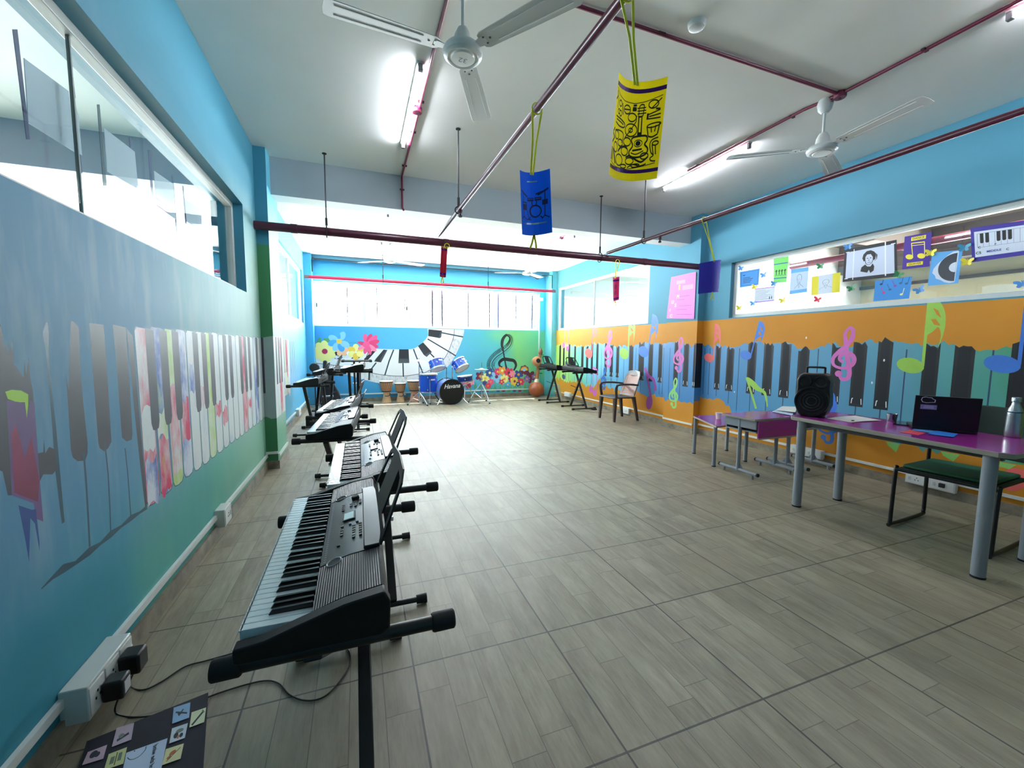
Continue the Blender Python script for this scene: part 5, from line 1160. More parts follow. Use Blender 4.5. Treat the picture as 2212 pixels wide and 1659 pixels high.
def hanger(label, x, y, z0, r=.058, rz=0):
    t = thing('pipe_hanger', label, 'hanger', (x, y, z0), rz, 'pipe hanger rods')
    G().tube([(0,0,r+.04), (0,0,CE-z0)], .0065, 8).obj('rod', ROD, t)
    G().tube([(0,0,r+.004), (0,0,r+.08)], .012, 8).obj('clamp_neck', RUB, t)
    G().tube([(0, r*cos(a), r*sin(a)) for a in [2*pi*i/14 for i in range(15)]], .006, 6).obj('ring', RUB, t)
    G().lathe([(0,-.006),(.022,-.006),(.022,0),(0,0)], 12, T=Matrix.Translation((0,0,CE-z0))).obj('ceiling_plate', RUB, t)
hanger('hanger rod at the left end of the thick main pipe', -1.06, 3.78, 2.465); hanger('hanger rod of the main pipe beside the foot of the right branch pipe', 2.20, 3.78, 2.465)
hanger('hanger rod holding the branch pipe with the two big lanterns', .105, 2.82, 2.532, .032, pi/2); hanger('hanger rod holding the branch pipe near the right wall', 2.345, 3.08, 2.532, .032, pi/2)
hanger('hanger rod at the left of the crimson far pipe', -.25, 8.5, 2.69, .05); hanger('hanger rod at the right of the crimson far pipe', 2.12, 8.5, 2.69, .05)
def conduit(label, runs, r=.0115, m=MARC, clips=()):
    t = thing('ceiling_conduit', label, 'conduit', runs[0][0], 0, 'maroon ceiling conduits'); o = Vector(runs[0][0])
    for p in runs: G().tube([Vector(q)-o for q in p], r, 10).obj('conduit_run', m, t)
    for c in clips: G().cbox(Vector(c)-o, (.05,.02,.012)).obj('saddle_clip', M('clip maroon', (70,20,36), .5), t)
    return t
zc = CE-.013
conduit('maroon conduit along the ceiling by the left tube light, bending down the beam face', [[(-.27,-3.1,zc),(-.27,4.047,zc),(-.27,4.047,2.88),(-.26,4.01,2.845)]], clips=[(-.27,y,zc) for y in (.4,2.5,3.0,3.75)]+[(-.27,4.04,3.08)])
conduit('maroon conduit crossing the ceiling from the middle to the right-hand fan', [[(-.27,1.235,zc),(2.70,1.255,zc)]], clips=[(.55,1.24,zc),(1.02,1.24,zc),(2.05,1.25,zc)])
conduit('maroon conduit along the ceiling past the right-hand fan and tube light', [[(2.70,-3.1,zc),(2.70,1.255,zc),(2.65,1.5,zc),(2.64,2.75,zc)]], clips=[(2.70,.2,zc),(2.7,.75,zc),(2.66,1.6,zc),(2.645,2.6,zc)])
conduit('pink conduit on the far ceiling beside the left far fan', [[(-.22,5.5,zc),(-.22,7.2,zc)]], .010, M('pink conduit', (206,120,150), .45))
conduit('pink conduit on the far ceiling beside the right far fan', [[(2.62,5.6,zc),(2.63,7.3,zc)]], .010, MATS['pink conduit'])
def jbox(label, x, y, z): 
    t = thing('ceiling_junction_box', label, 'junction box', (x,y,z), 0, 'round conduit junction boxes')
    G().lathe([(0,-.022),(.038,-.022),(.042,-.016),(.042,.016),(0,.016)], 20).obj('body', MARC, t); G().cbox((0,0,-.023), (.012,.012,.006)).obj('screw', ROD, t)
jbox('round maroon junction box beside the left tube light', -.285, 2.62, CE-.018); jbox('round maroon junction box where the two right-hand conduits meet', 2.70, 1.255, CE-.018); jbox('round pink junction box beside the right far tube light', 2.64, 5.75, CE-.018); jbox('round pink junction box behind the left far fan', -.23, 6.9, CE-.018)
TUBE = M('lit fluorescent tube', (236,242,255), .4, emit=20.)
TUBEF = M('lit far tube', (240,246,255), .4, emit=5.)
def tube_light(label, x, y0, y1, m=TUBE, z=CE):
    t = thing('ceiling_tube_light', label, 'tube light', (x, (y0+y1)/2, z), 0, 'fluorescent tube lights'); L_ = (y1-y0)/2
    G().box((-.024,-L_,-.018), (.024,L_,0)).obj('batten', FANW, t, bev=.003)
    G().tube([(-.0,-L_+.03,-.036), (0,L_-.03,-.036)], .013, 14).obj('tube', m, t)
    for s in (-1, 1): G().cbox((0,s*(L_-.015),-.034), (.032,.030,.052)).obj('end_cap', M('lamp holder grey', (120,124,128), .4), t, bev=.004)
    return t
tube_light('lit tube light left of the nearest ceiling fan', -.335, 2.04, 3.26)
tube_light('lit tube light beyond the right-hand ceiling fan', 2.73, 2.05, 3.25)
tube_light('lit tube light at the upper right corner of the picture', 2.765, -.80, .41)
tube_light('lit tube light on the far ceiling behind the beam, left', -.33, 5.5, 6.6, TUBEF)
tube_light('lit tube light on the far ceiling left, close behind the left far fan', -.33, 7.3, 8.2, TUBEF)
tube_light('lit tube light on the far ceiling right, near the beam', 2.76, 5.5, 6.5, TUBEF)
tube_light('lit tube light on the far ceiling right, behind the right far fan', 2.76, 7.0, 8.0, TUBEF)
def fan(label, x, y, rod, ang, num=False):
    t = thing('ceiling_fan', label, 'fan', (x, y, CE), 0, 'white ceiling fans')
    G().lathe([(0,0),(.045,-.0),(.055,-.03),(.045,-.075),(.022,-.10),(.0,-.10)], 24).obj('canopy', FANW, t)
    G().tube([(0,0,-.08), (0,0,-rod+.12)], .0095, 12).obj('down_rod', FANW, t)
    h = G().lathe([(.010,-rod+.13),(.028,-rod+.12),(.045,-rod+.085),(.052,-rod+.035),(.062,-rod+.028),(.098,-rod+.02),(.106,-rod),(.102,-rod-.018),(.085,-rod-.03),(.080,-rod-.024),(.066,-rod-.026),(.060,-rod-.034),(0,-rod-.036)], 36).obj('motor_housing', FANW, t)
    if num: lettering('lettering', '32', .05, lambda a, b: (-a, b, -rod-.0372), M('fan number grey', (70,74,76), .5), h)
    for k in range(3):
        a = radians(ang+120*k); Rz = Matrix.Rotation(a, 4, 'Z') @ Matrix.Translation((0,0,-rod+.008)) @ Matrix.Rotation(radians(-7), 4, 'X')
        prof = [(.15,-.052),(.13,-.04),(.125,0),(.13,.04),(.15,.052),(.40,.062),(.66,.070),(.685,.055),(.69,0),(.685,-.055),(.66,-.066),(.40,-.060)]
        g = G().prism(prof, -.0018, .0018, 0, Rz)
        b_ = g.obj('blade', FANG, t, bev=.001)
        g = G()
        for yy in (-.030, .030): g.bar(Rz @ Vector((.22,yy,.0006)), Rz @ Vector((.64,yy*1.25,.0006)), .005, .011, 0)
        g.obj('blade_rib', FANG, b_, smooth=0)
        g = G()
        for (px, py) in ((.155,-.02),(.155,.02),(.185,0)): G().lathe([(0,-.006),(.006,-.005),(.006,0)], 8, T=Rz @ Matrix.Translation((px,py,0))).obj('rivet', M('rivet steel', (90,92,94), .35, metal=.6), b_)
        G().prism([(.085,-.018),(.16,-.03),(.16,.03),(.085,.018)], -.004, -.001, 0, Rz).obj('blade_bracket', FANW, b_)
    return t
fan('nearest white ceiling fan at the top centre, its hub facing down', -.215, 1.315, .37, 185, True)
fan('white ceiling fan at the upper right, hung where the conduits meet', 2.70, 1.36, .37, 25)
fan('small-looking far ceiling fan on the left, behind the beam', -.20, 7.10, .38, 20)
fan('small-looking far ceiling fan on the right, behind the beam', 2.63, 7.32, .38, 40)
fan('ceiling fan of the next room, seen through the left glass', *on(2, CE, 370, 482).xy, .38, 10)
lx = on(2, CE-.04, 295, 425); tube_light('lit tube light of the next room, seen through the left glass', lx.x, lx.y-.6, lx.y+.6, TUBEF)
HT = M('lit hall tube', (255,248,232), .4, emit=10.)
tube_light('lit tube light in the hall, seen through the near right glass', 6.2, 1.0, 2.2, HT, 3.14)
tube_light('added tube light brightening the far part of the hall, behind the green strip', 6.6, 2.9 if False else 3.2, 4.1, HT, 3.14)  # extra tube, added to brighten the hall
t = thing('smoke_detector', 'round white smoke detector on the ceiling at the upper right', 'detector', (1.17, 1.11, CE), 0)
G().lathe([(0,-.035),(.03,-.034),(.045,-.028),(.052,-.008),(.052,0)], 28).obj('body', FANW, t); G().lathe([(0,-.0365),(.006,-.036),(.006,-.03)], 10, T=Matrix.Translation((.02,-.02,.004))).obj('led', RUB, t)
# black cable along the top of the back wall, camera and boxes in the right corner
tag(G().tube(catmull([(-1.66,8.84,2.85),(-1.66,8.84,3.12),(-1.60,8.985,3.14),(-1.5,8.985,3.15),(0,8.985,3.145),(2.0,8.985,3.15),(3.2,8.985,3.14),(3.5,8.985,3.08),(3.6,8.985,3.05),(3.75,8.985,3.14),(3.9,8.8,3.13),(3.915,8.785,3.1),(3.915,8.785,2.8)], 5), .011, 8).obj('ceiling_edge_cable', CAB), 'black cable clipped along the top of the back wall', 'cable')
t = thing('wall_mount_camera', 'small white security camera in the right corner above the back window', 'camera', (3.86, 8.76, 2.56), 0)
G().box((-.02,0,-.03), (.04,.04,.05)).obj('bracket', FANW, t, bev=.006); G().tube([(0,-.0,.0),(-.05,-.10,-.03)], .026, 14).obj('body', FANW, t)
tag(G().cbox((3.80, YB-.03, 2.56), (.08,.06,.09)).obj('wall_mount_box', FANW, bev=.006), 'small white wall box beside the security camera', 'junction box')
tag(G().box((3.74, YB-.016, .19), (3.77, YB, 2.5)).obj('vertical_trunking', CW), 'white vertical trunking in the right back corner', 'trunking')
# ================================================================== PAPER LANTERNS
def quadmap(q, sag=0., nrm=None, lift=0.):
    q = [Vector(p) for p in q]; n = nrm or (q[1]-q[0]).cross(q[3]-q[0]).normalized()
    return lambda a, b: (q[0]*(1-a)+q[1]*a)*(1-b)+(q[3]*(1-a)+q[2]*a)*b+n*(sag*(1-(2*a-1)**2)+lift)
def inv(px, s, ox, oy):
    TL, TR, BR, BL = px; a = (TR[0]-TL[0], TR[1]-TL[1]); d = (BL[0]-TL[0], BL[1]-TL[1]); D = a[0]*d[1]-a[1]*d[0]
    return lambda u, v: (((u-TL[0])*d[1]-(v-TL[1])*d[0])/D, (a[0]*(v-TL[1])-a[1]*(u-TL[0]))/D)
def thin_paper(name, col, k=.45):
    m, t, b, o = nt(name); b.inputs['Base Color'].default_value = lin(col); b.inputs['Roughness'].default_value = .6
    tr = N(t, 'ShaderNodeBsdfTranslucent'); tr.inputs[0].default_value = lin(col); mx = N(t, 'ShaderNodeMixShader'); mx.inputs[0].default_value = k
    t.links.new(b.outputs[0], mx.inputs[1]); t.links.new(tr.outputs[0], mx.inputs[2]); t.links.new(mx.outputs[0], o.inputs[0]); return m
YEL = thin_paper('yellow chart paper', (246,232,16)); BLP = thin_paper('blue chart paper', (14,122,216)); VIO = thin_paper('violet chart paper', (76,68,178)); MAG = thin_paper('crimson lantern paper', (170,26,60)); PNK = thin_paper('pink lantern paper', (206,52,122))
RIB = M('purple foil ribbon', (84,24,128), .22, metal=.35); SIL = M('silver foil tape', (140,176,200), .2, metal=.6); INKB = M('printed black ink', (22,22,20), .6); INKN = M('printed navy ink', (10,40,84), .6); YRB = M('yellow satin ribbon', (226,226,40), .35)
GRIDX = [((x/12, -.01), (x/12, 1.01)) for x in range(1, 12)]
def lantern(label, corners, plane_y, sag, mats, layers, hang, hz, tail=True, thick=.0016, group='hanging paper lanterns', twist=0.):
    q = [on(1, plane_y, u, v) for u, v in corners]; c = (q[0]+q[1]+q[2]+q[3])/4
    if twist:
        Rm = Matrix.Rotation(twist, 3, 'Z'); q = [c+Rm @ (p-c) for p in q]
    t = thing('hanging_lantern', label, 'lantern', c, 0, group); q = [p-c for p in q]
    n = Vector((0, 1, 0)); f = quadmap(q, sag, n)
    g = G(); sheet(g, [(rect(0,0,1,1), 0)]+layers, f, True, GRIDX)
    k = n*thick; sheet(g, [(rect(0,0,1,1), 0)], lambda a, b: f(a, b)+k, False, GRIDX)
    g.obj('paper', mats, t, smooth=0)
    top = (f(.45,.01)+f(.55,.01))/2; hp = Vector(hang)-c
    for dx in (-.006, .006):
        pts = [top+Vector((dx,0,-.01)), (top*.5+hp*.5)+Vector((dx*2.2,dx,0)), hp+Vector((dx*4.4,0,-.010))]
        g = G()
        for a, b_ in zip(pts, pts[1:]): g.bar(a, b_, .011, .0012, 0, (0,1,0))
        g.obj('ribbon', YRB, t, smooth=0)
    ring = [hp+Vector((.028*cos(a), .0, .028*sin(a))) for a in [2*pi*i/16 for i in range(17)]]
    G().tube(ring, .004, 6).obj('ribbon_loop', YRB, t)
    if tail:
        b0 = f(.5, .985)
        for s in (-1, 1): g = G(); g.bar(b0, b0+Vector((s*.012, 0, -.05)), .011, .0012, 0, (0,1,0)); g.bar(b0+Vector((s*.012,0,-.05)), b0+Vector((s*.018-.004,0,-.075)), .011, .0012, 0, (0,1,0)); g.obj('tail_ribbon', YRB, t, smooth=0)
    return t
# yellow lantern with line drawings of instruments
CY = [(250,75),(910,155),(755,1555),(100,1500)]; iv = inv(CY, 1, 0, 0)
L = [(rect(0,.075,1,.118), 1), (rect(0,.888,1,.925), 1)]
def dr(p, w=.014): return stroke([iv(u, v) for u, v in p], w, 2)
def ring(u, v, ru, rv, w=.014, rot=0.):
    p = [(u+ru*cos(2*pi*i/18)*cos(rot)-rv*sin(2*pi*i/18)*sin(rot), v+ru*cos(2*pi*i/18)*sin(rot)+rv*sin(2*pi*i/18)*cos(rot)) for i in range(19)]
    return dr(p, w)
L += dr([(235,270),(300,345),(400,400),(560,428),(700,420),(860,392)], .008)+dr([(125,1300),(240,1350),(420,1372),(750,1345)], .008)
gb = catmull([(600,905),(680,920),(690,985),(662,1040),(690,1110),(668,1185),(575,1212),(485,1185),(472,1115),(520,1040),(505,960),(530,915),(600,905)], 5); L += dr(gb, .02)
L += [([iv(*p) for p in ((600,620),(650,620),(632,900),(580,900))], 2)]+[([iv(*p) for p in ((613,640),(636,640),(620,850),(598,850))], 0)]
L += [(ell(*iv(588,1010), .045, .026, 0, 16), 2)]+ring(588,1010,48,50,.01)+dr([(515,1105),(630,1100)], .02)+dr(catmull([(495,1135),(560,1165),(645,1130)], 4), .012)
L += dr(catmull([(598,620),(610,560),(615,490),(640,455),(672,465),(670,510),(662,570),(650,620),(598,620)], 4), .014)
for v in (500,540,580): L += dr([(590,v),(692,v+6)], .012)
for u, v, a, b_ in ((443,515,52,62),(515,625,58,60),(495,808,85,92),(495,808,28,30),(440,975,55,60),(232,1080,38,70),(305,1245,60,80),(400,1110,52,65),(470,1255,55,50),(650,1210,42,45),(325,1000,45,48),(318,455,26,42),(255,905,40,60),(770,485,48,58),(760,790,66,28),(765,1060,28,30),(285,575,18,34),(322,590,22,40),(380,1330,44,28),(545,1330,50,24)): L += ring(u, v, a, b_)
L += dr([(270,400),(255,540)])+dr([(360,440),(370,600)], .02)+dr([(390,515),(495,515)])+dr(catmull([(230,650),(330,670),(400,720),(390,775),(300,770),(225,735)], 4), .016)+dr(catmull([(240,690),(330,710),(380,740)], 4))
L += dr([(405,920),(495,808),(570,690),(580,600)])+dr(catmull([(215,850),(300,830),(370,850),(380,920),(350,1000)], 4))
L += dr([(694,790),(700,930)], .016)+dr([(818,775),(790,930)], .016)+dr(catmull([(700,935),(740,958),(790,935)], 4), .016)+dr([(735,800),(735,890)])+dr([(780,800),(765,890)])
L += dr([(710,600),(700,690)], .03)+dr([(715,620),(830,590)])+dr([(705,680),(825,705)])+dr([(720,650),(830,650)])
L += dr([(750,540),(850,430)])+dr([(790,560),(830,580)], .02)+dr([(540,455),(585,455)], .02)+dr([(525,515),(580,520)], .03)+dr([(530,485),(580,490)])
L += dr([(735,1075),(740,1225)])+dr([(765,1080),(760,1225)])+dr(catmull([(795,985),(740,1000),(715,1060),(720,1180),(740,1230),(710,1260),(715,1300),(755,1320)], 4))
L += dr([(205,400),(170,770)], .03)+dr([(245,310),(255,380),(215,440)], .02)+dr([(140,1100),(135,1280)], .03)+dr([(165,1100),(160,1290)], .02)+dr([(185,1110),(235,1310)], .03)+dr([(205,820),(160,900),(200,960),(150,1040)], .02)
L += dr(catmull([(285,1130),(330,1070),(400,1045),(440,1070)], 4), .024)+dr(catmull([(420,1200),(480,1180),(560,1250),(620,1290),(690,1230)], 4), .02)+dr(catmull([(440,1350),(520,1310),(600,1345),(665,1330)], 4))
L = [(p, m_) for p, m_ in L if all(-.02 < x < 1.02 and .0 < y < 1 for x, y in p)]
lantern('yellow paper lantern printed with black instrument drawings, purple foil bands', [(1338,156),(1443,165),(1419,385),(1316,376)], .32, .045, [YEL, RIB, INKB], L, (.130, .32, 2.532), 0, tail=False)
L = [(rect(.32,.135,.66,.155), 1), (rect(.12,.80,.88,.825), 1)]
bd = lambda p, w=.02, m_=2: stroke(p, w, m_)
L += [(ell(.56,.615,.20,.105,0,22), 2), (ell(.57,.615,.155,.08,0,22), 0)]
L += [(rect(.30,.40,.52,.455), 2), (rect(.56,.395,.76,.45), 2), (rect(.10,.47,.27,.60), 2), (rect(.78,.45,.92,.53), 2)]
L += bd([(.05,.30),(.30,.385)], .03)+bd([(.66,.36),(.95,.29)], .03)+bd([(.60,.345),(.80,.32)], .025)+bd([(.14,.34),(.14,.70),(.06,.745)])+bd([(.14,.70),(.24,.745)])+bd([(.86,.32),(.84,.70),(.76,.745)])+bd([(.84,.70),(.95,.745)])+bd([(.28,.60),(.33,.74),(.25,.75)])+bd([(.33,.74),(.42,.75)])+bd([(.46,.455),(.48,.52)], .03)+bd([(.62,.45),(.60,.52)], .03)+bd([(.40,.70),(.35,.735)])+bd([(.72,.70),(.78,.735)])
L += [(rect(.12,.49,.25,.505), 0), (rect(.32,.415,.5,.425), 0), (rect(.58,.41,.74,.42), 0)]
lantern('blue paper lantern printed with a dark drum kit drawing', [(1123,367),(1188,364),(1193,502),(1128,506)], 1.08, .045, [BLP, SIL, INKN], L, (.1225, 1.08, 2.532), 0)
lantern('plain violet paper lantern hanging by the right wall column', [(1511,569),(1558,561),(1552,631),(1508,635)], 2.22, -.05, [VIO, M('blue drawing pin', (20,70,170), .4)], [(ell(.06,.1,.05,.03,0,8), 1), (ell(.95,.08,.05,.03,0,8), 1), (ell(.06,.9,.05,.03,0,8), 1), (ell(.92,.93,.05,.03,0,8), 1)], (2.384, 2.22, 2.532), 0)
lantern('crimson paper lantern seen edge on, hanging from the middle of the main pipe', [(953,531),(967,534),(963,599),(950,597)], 3.70, .03, [MAG, RIB], [(rect(0,.06,1,.12), 1), (rect(0,.86,1,.92), 1)], (.175, 3.70, 2.415), 0)
lantern('small pink paper lantern hanging from the right part of the main pipe', [(1324,599),(1338,598),(1337,648),(1325,652)], 3.70, .02, [PNK, RIB, M('dark pink print', (140,30,84), .6)], [(rect(0,.10,1,.17), 1), (rect(0,.86,1,.93), 1), (ell(.5,.4,.2,.12), 2), (ell(.45,.65,.22,.1), 2)], (2.42, 3.70, 2.415), 0)
# ================================================================== POSTERS ON THE RIGHT GLASS AND WALL
XG = XR+.085-.010
def poster(label, px, mats, layers, plane=XG, name='paper_poster', cat='poster', group=None, texts=(), thick=.0018):
    q = [on(0, plane, u, v) for u, v in px]; c = sum(q, Vector())/4
    t = thing(name, label, cat, c, 0, group); q = [p-c for p in q]; n = Vector((-1,0,0)); f = quadmap(q, 0, n, .0)
    g = G(); sheet(g, [(rect(0,0,1,1), 0)]+layers, lambda a, b: f(a, b)+n*thick, True); sheet(g, [(rect(0,0,1,1), 0)], f)
    cs = [(0,0),(1,0),(1,1),(0,1)]
    for i in range(4): a, b_ = cs[i], cs[(i+1) % 4]; g.add([f(*a), f(*b_), f(*b_)+n*thick, f(*a)+n*thick], [(0,1,2,3)])
    o = g.obj('sheet', mats, t, smooth=0)
    asp = (q[1]-q[0]).length/(q[3]-q[0]).length
    for s, size, a, b, m_, kw_ in texts:
        lettering('lettering', s, size, lambda x, y: f(a+x/asp*kw_.get('sx', 1), b-y)+n*(thick+.001), m_, o, bold=kw_.get('bold', .002))
    return t
cA = lambda p: crop(8.508, 1560, 560, p); cB = lambda p: crop(5.369, 1800, 490, p); cC = lambda p: crop(3.3926, 1560, 440, p)
PB_ = M('poster blue paper', (48,134,206), .6); PW = M('poster white paper', (206,214,228), .6); PLB_ = M('poster light blue', (92,164,222), .6); PG = M('poster green', (112,206,96), .6); PY = M('poster yellow', (226,212,40), .6); PBK = M('poster black', (20,20,28), .6); PPU = M('poster purple', (62,28,140), .6); PIND = M('poster indigo', (52,40,142), .6); TAPE = M('tape strip white', (236,240,240), .3); INKG = M('pencil grey', (110,118,134), .6); PNKP = M('pink chart paper', (226,130,214), .6)
def lines(x0, x1, ys, w, mt): return [(rect(x0, y, x0+(x1-x0)*(.65+.35*((i*37) % 10)/10), y+w), mt) for i, y in enumerate(ys)]
poster('blue poster with dark lines of writing, at the left end of the near right glass', cA([(330,235),(690,170),(668,470),(328,520)]), [PB_, INKN], [(rect(.17,.24,.27,.30), 1)]+lines(.17,.75,(.42,.52,.62,.72),.035,1)+stroke([(.06,.08),(.94,.08),(.94,.92),(.06,.92),(.06,.08)], .012, 1))
def portrait(m_, cx=.5, cy=.42, s=1.):
    P = lambda p: [(cx+x*s, cy+y*s) for x, y in p]
    o = stroke(P(catmull([(-.13,.02),(-.14,-.1),(-.1,-.2),(0,-.25),(.12,-.22),(.17,-.12),(.16,.0),(.13,.06)], 4)), .018*s, m_)+stroke(P(catmull([(-.1,-.02),(-.1,.08),(-.06,.16),(0,.19),(.06,.15),(.09,.08)], 4)), .014*s, m_)
    o += [(ell(cx-.045*s, cy-.02*s, .02*s, .011*s, 0, 8), m_), (ell(cx+.05*s, cy-.025*s, .02*s, .011*s, 0, 8), m_)]+stroke(P([(0,0),(-.012,.06),(.01,.07)]), .01*s, m_)+stroke(P([(-.035,.115),(.035,.112)]), .012*s, m_)
    o += stroke(P(catmull([(.0,.19),(-.1,.27),(-.25,.36),(-.3,.42)], 4)), .014*s, m_)+stroke(P(catmull([(.07,.14),(.12,.25),(.26,.32),(.32,.40)], 4)), .014*s, m_)+stroke(P([(-.04,.2),(.02,.4),(.08,.2)]), .012*s, m_)
    return o
poster('green paper strip with black dancing figures and blue bands', cC([(378,405),(487,385),(470,575),(378,580)]), [PG, M('strip blue', (30,92,150), .5), INKB], [(rect(0,.22,1,.26), 1), (rect(0,.80,1,.84), 1)]+sum([[(ell(x,.50,.04,.03,0,8), 2), (rect(x-.03,.52,x+.03,.66), 2)]+stroke([(x-.08,.52),(x,.57),(x+.08,.50)], .03, 2)+stroke([(x-.02,.66),(x-.06,.74)], .03, 2)+stroke([(x+.02,.66),(x+.07,.73)], .03, 2) for x in (.2,.42,.62,.84)], []))
poster('white note with small writing, purple ribbons and a headphone drawing', cA([(600,545),(970,500),(955,765),(590,805)]), [PW, M('violet ribbon', (150,60,206), .35), INKG, INKB], [(rect(0,.0,1,.05), 1), (rect(.05,.93,1,.99), 1)]+lines(.05,.85,(.16,.25,.34,.43,.52,.61,.70,.79),.02,2)+stroke([(.82+.06*cos(a), .66+.10*sin(a)) for a in [pi+pi*i/8 for i in range(9)]], .012, 2)+[(rect(.75,.66,.79,.84), 3), (rect(.85,.66,.89,.84), 3)])
poster('blue framed white pencil portrait of a curly-haired composer on the glass', cA([(1270,190),(1592,140),(1560,600),(1240,645)]), [PLB_, M('sketch paper', (188,206,232), .6), M('sketch ink', (54,66,96), .6)], [(rect(0.0,.16,1,.86), 1)]+portrait(2, .5, .46, .85))
poster('white pencil portrait between two yellow side panels on the glass', cA([(1650,325),(2175,240),(2160,600),(1640,665)]), [PY, M('sketch paper pale', (206,216,226), .6), INKG], [(rect(.25,-.0,.74,1), 1)]+portrait(2, .5, .44, .72))
L = [(rect(.05,.10,.955,.90), 1)]+[(rect(.19,.04,.205,.96), 2), (rect(.79,.0,.81,.95), 2), (rect(.03,.09,.1,.11), 2), (rect(.9,.08,.98,.10), 2), (rect(.03,.9,.1,.92), 2)]
L += [([(.40,.46),(.37,.36),(.39,.25),(.45,.17),(.53,.16),(.60,.22),(.63,.33),(.61,.44),(.57,.47),(.57,.36),(.53,.27),(.46,.27),(.43,.34),(.43,.44)], 3), ([(.34,.74),(.36,.62),(.43,.55),(.47,.62),(.53,.63),(.57,.55),(.60,.64),(.59,.76),(.53,.82),(.50,.72),(.47,.80)], 3)]+stroke(catmull([(.43,.44),(.44,.52),(.49,.57),(.55,.53),(.57,.46)], 4), .012, 3)+[(ell(.47,.38,.016,.012,0,8), 3), (ell(.53,.38,.016,.012,0,8), 3)]+stroke([(.50,.40),(.49,.46),(.51,.46)], .008, 3)+stroke([(.47,.51),(.53,.505)], .012, 3)
for k in range(4): L += stroke([(.61+.015*k,.25+.02*k),(.64,.32+.04*k),(.60,.36+.04*k)], .01, 3)
poster('white sheet with a black wigged portrait on a large black backing, taped to the glass', cB([(135,265),(735,150),(745,575),(110,640)]), [PBK, M('portrait sheet', (196,204,222), .5), TAPE, INKB], L)
poster('purple poster with a yellow beamed note and two yellow captions', cB([(830,115),(1145,55),(1115,460),(800,495)]), [PPU, M('note yellow paper', (232,212,56), .6)], [(rect(.26,.06,.80,.17), 1), (rect(.16,.82,.76,.92), 1), (ell(.24,.64,.15,.075,.2,18), 1), (ell(.68,.66,.15,.075,.2,18), 1)]+stroke([(.36,.62),(.28,.24),(.76,.26),(.80,.63)], .03, 1)+stroke([(.30,.31),(.77,.33)], .02, 1), texts=[('DANCE', .085, .53, .115, M('caption ink', (90,76,30), .6), {'bold': .001}), ('QUAVER', .08, .46, .87, MATS['caption ink'], {'bold': .001})])
L = []
for x, y, mt, r in ((.18,.20,1,0),(.28,.62,2,-2),(.45,.5,3,-2.2),(.58,.35,4,-2.3),(.78,.78,5,.4),(.72,.25,3,.3),(.88,.3,3,.3)): L += [(ell(x, y, .045, .05, 0, 10), mt)]+stroke([(x+.03*cos(r), y+.03*sin(r)), (x+.02-.12*(1 if r < -1 else -.3), y-.28)], .02, mt)
poster('blue poster scattered with small coloured notes at the foot of the glass', cB([(490,625),(915,575),(880,830),(465,865)]), [PB_, INKN, M('note red paper', (206,54,110), .6), M('note teal', (20,90,120), .6), M('note violet', (130,70,160), .6), M('note cream', (232,222,150), .6)], L)
vin = [(.86+.58*cos(a), .5+.42*sin(a)) for a in [pi*1.5-pi*i/20 for i in range(21)]]
vs_ = [(.90,.02),(.72,.03),(.55,.12),(.42,.22),(.25,.35),(.12,.5),(.10,.62),(.2,.7),(.25,.8),(.42,.86),(.55,.93),(.72,.97),(.88,.95)]
poster('light blue poster with half a black record on a white cloud shape', cB([(1150,300),(1500,265),(1450,655),(1095,685)]), [PLB_, PW, M('record black', (34,38,50), .35)], [(vs_, 1), (vin, 2), ([(.855+.22*cos(a), .5+.15*sin(a)) for a in [pi*1.5-pi*i/12 for i in range(13)]], 1)])
L = [(rect(.06,.13,.97,.87), 1)]+stroke([(.11,.20),(.11,.60),(.90,.60),(.90,.20),(.11,.20)], .008, 3)
for i in range(1, 8): L += stroke([(.11+.098*i,.20),(.11+.098*i,.60)], .006, 3)
for x in (.155,.245,.43,.52,.61): L.append(([(x,.20),(x+.062,.20),(x+.062,.46),(x+.05,.485),(x+.012,.485),(x,.46)], 2))
poster('large indigo poster with a white piano key chart marked middle C', cB([(1590,15),(2330,-90),(2330,312),(1612,412)]), [PIND, PW, INKB, INKG], L, texts=[('C', .085, .14, .60, INKB, {}), ('F', .075, .41, .57, INKB, {}), ('C5', .10, .12, .76, INKB, {}), ('MIDDLE', .085, .38, .75, M('blue marker', (40,60,150), .6), {}), ('C', .085, .60, .76, INKB, {})])
def butterfly(label, u, v, m_, sz=.045):
    p = on(0, XG-.004, u, v); t = thing('paper_butterfly', label, 'butterfly', p, 0, 'paper butterflies on the right glass'); r = random.Random(int(u*7+v)); a0 = r.uniform(-.5, .5)
    for s in (-1, 1):
        w_ = catmull([(0,0),(.25,.55),(.85,.75),(.95,.35),(.55,.05),(.75,-.35),(.4,-.6),(.05,-.25),(0,0)], 3)[:-1]
        pts = [(s*x*sz*cos(a0)-y*sz*sin(a0), s*x*sz*sin(a0)+y*sz*cos(a0), x) for x, y in w_]
        g = G(); n = len(pts); vs = [(-.012*x, a, b) for a, b, x in pts]; vs2 = [(x-.0012, a, b) for x, a, b in vs]
        g.add(vs+vs2, [tuple(range(n)), tuple(range(2*n-1, n-1, -1))]+[(i, n+i, n+(i+1) % n, (i+1) % n) for i in range(n)]); g.obj('wing', m_, t, smooth=0)
    G().tube([(-.002, .5*sz*sin(a0), -.5*sz*cos(a0)), (-.002, -.5*sz*sin(a0), .6*sz*cos(a0))], .003, 6).obj('butterfly_body', m_, t)
BF = {'blue': M('butterfly blue', (70,140,206), .5), 'yellow': M('butterfly yellow', (222,206,50), .5), 'green': M('butterfly green', (24,120,70), .5), 'red': M('butterfly red', (206,34,64), .5), 'teal': M('butterfly teal', (50,140,176), .5)}
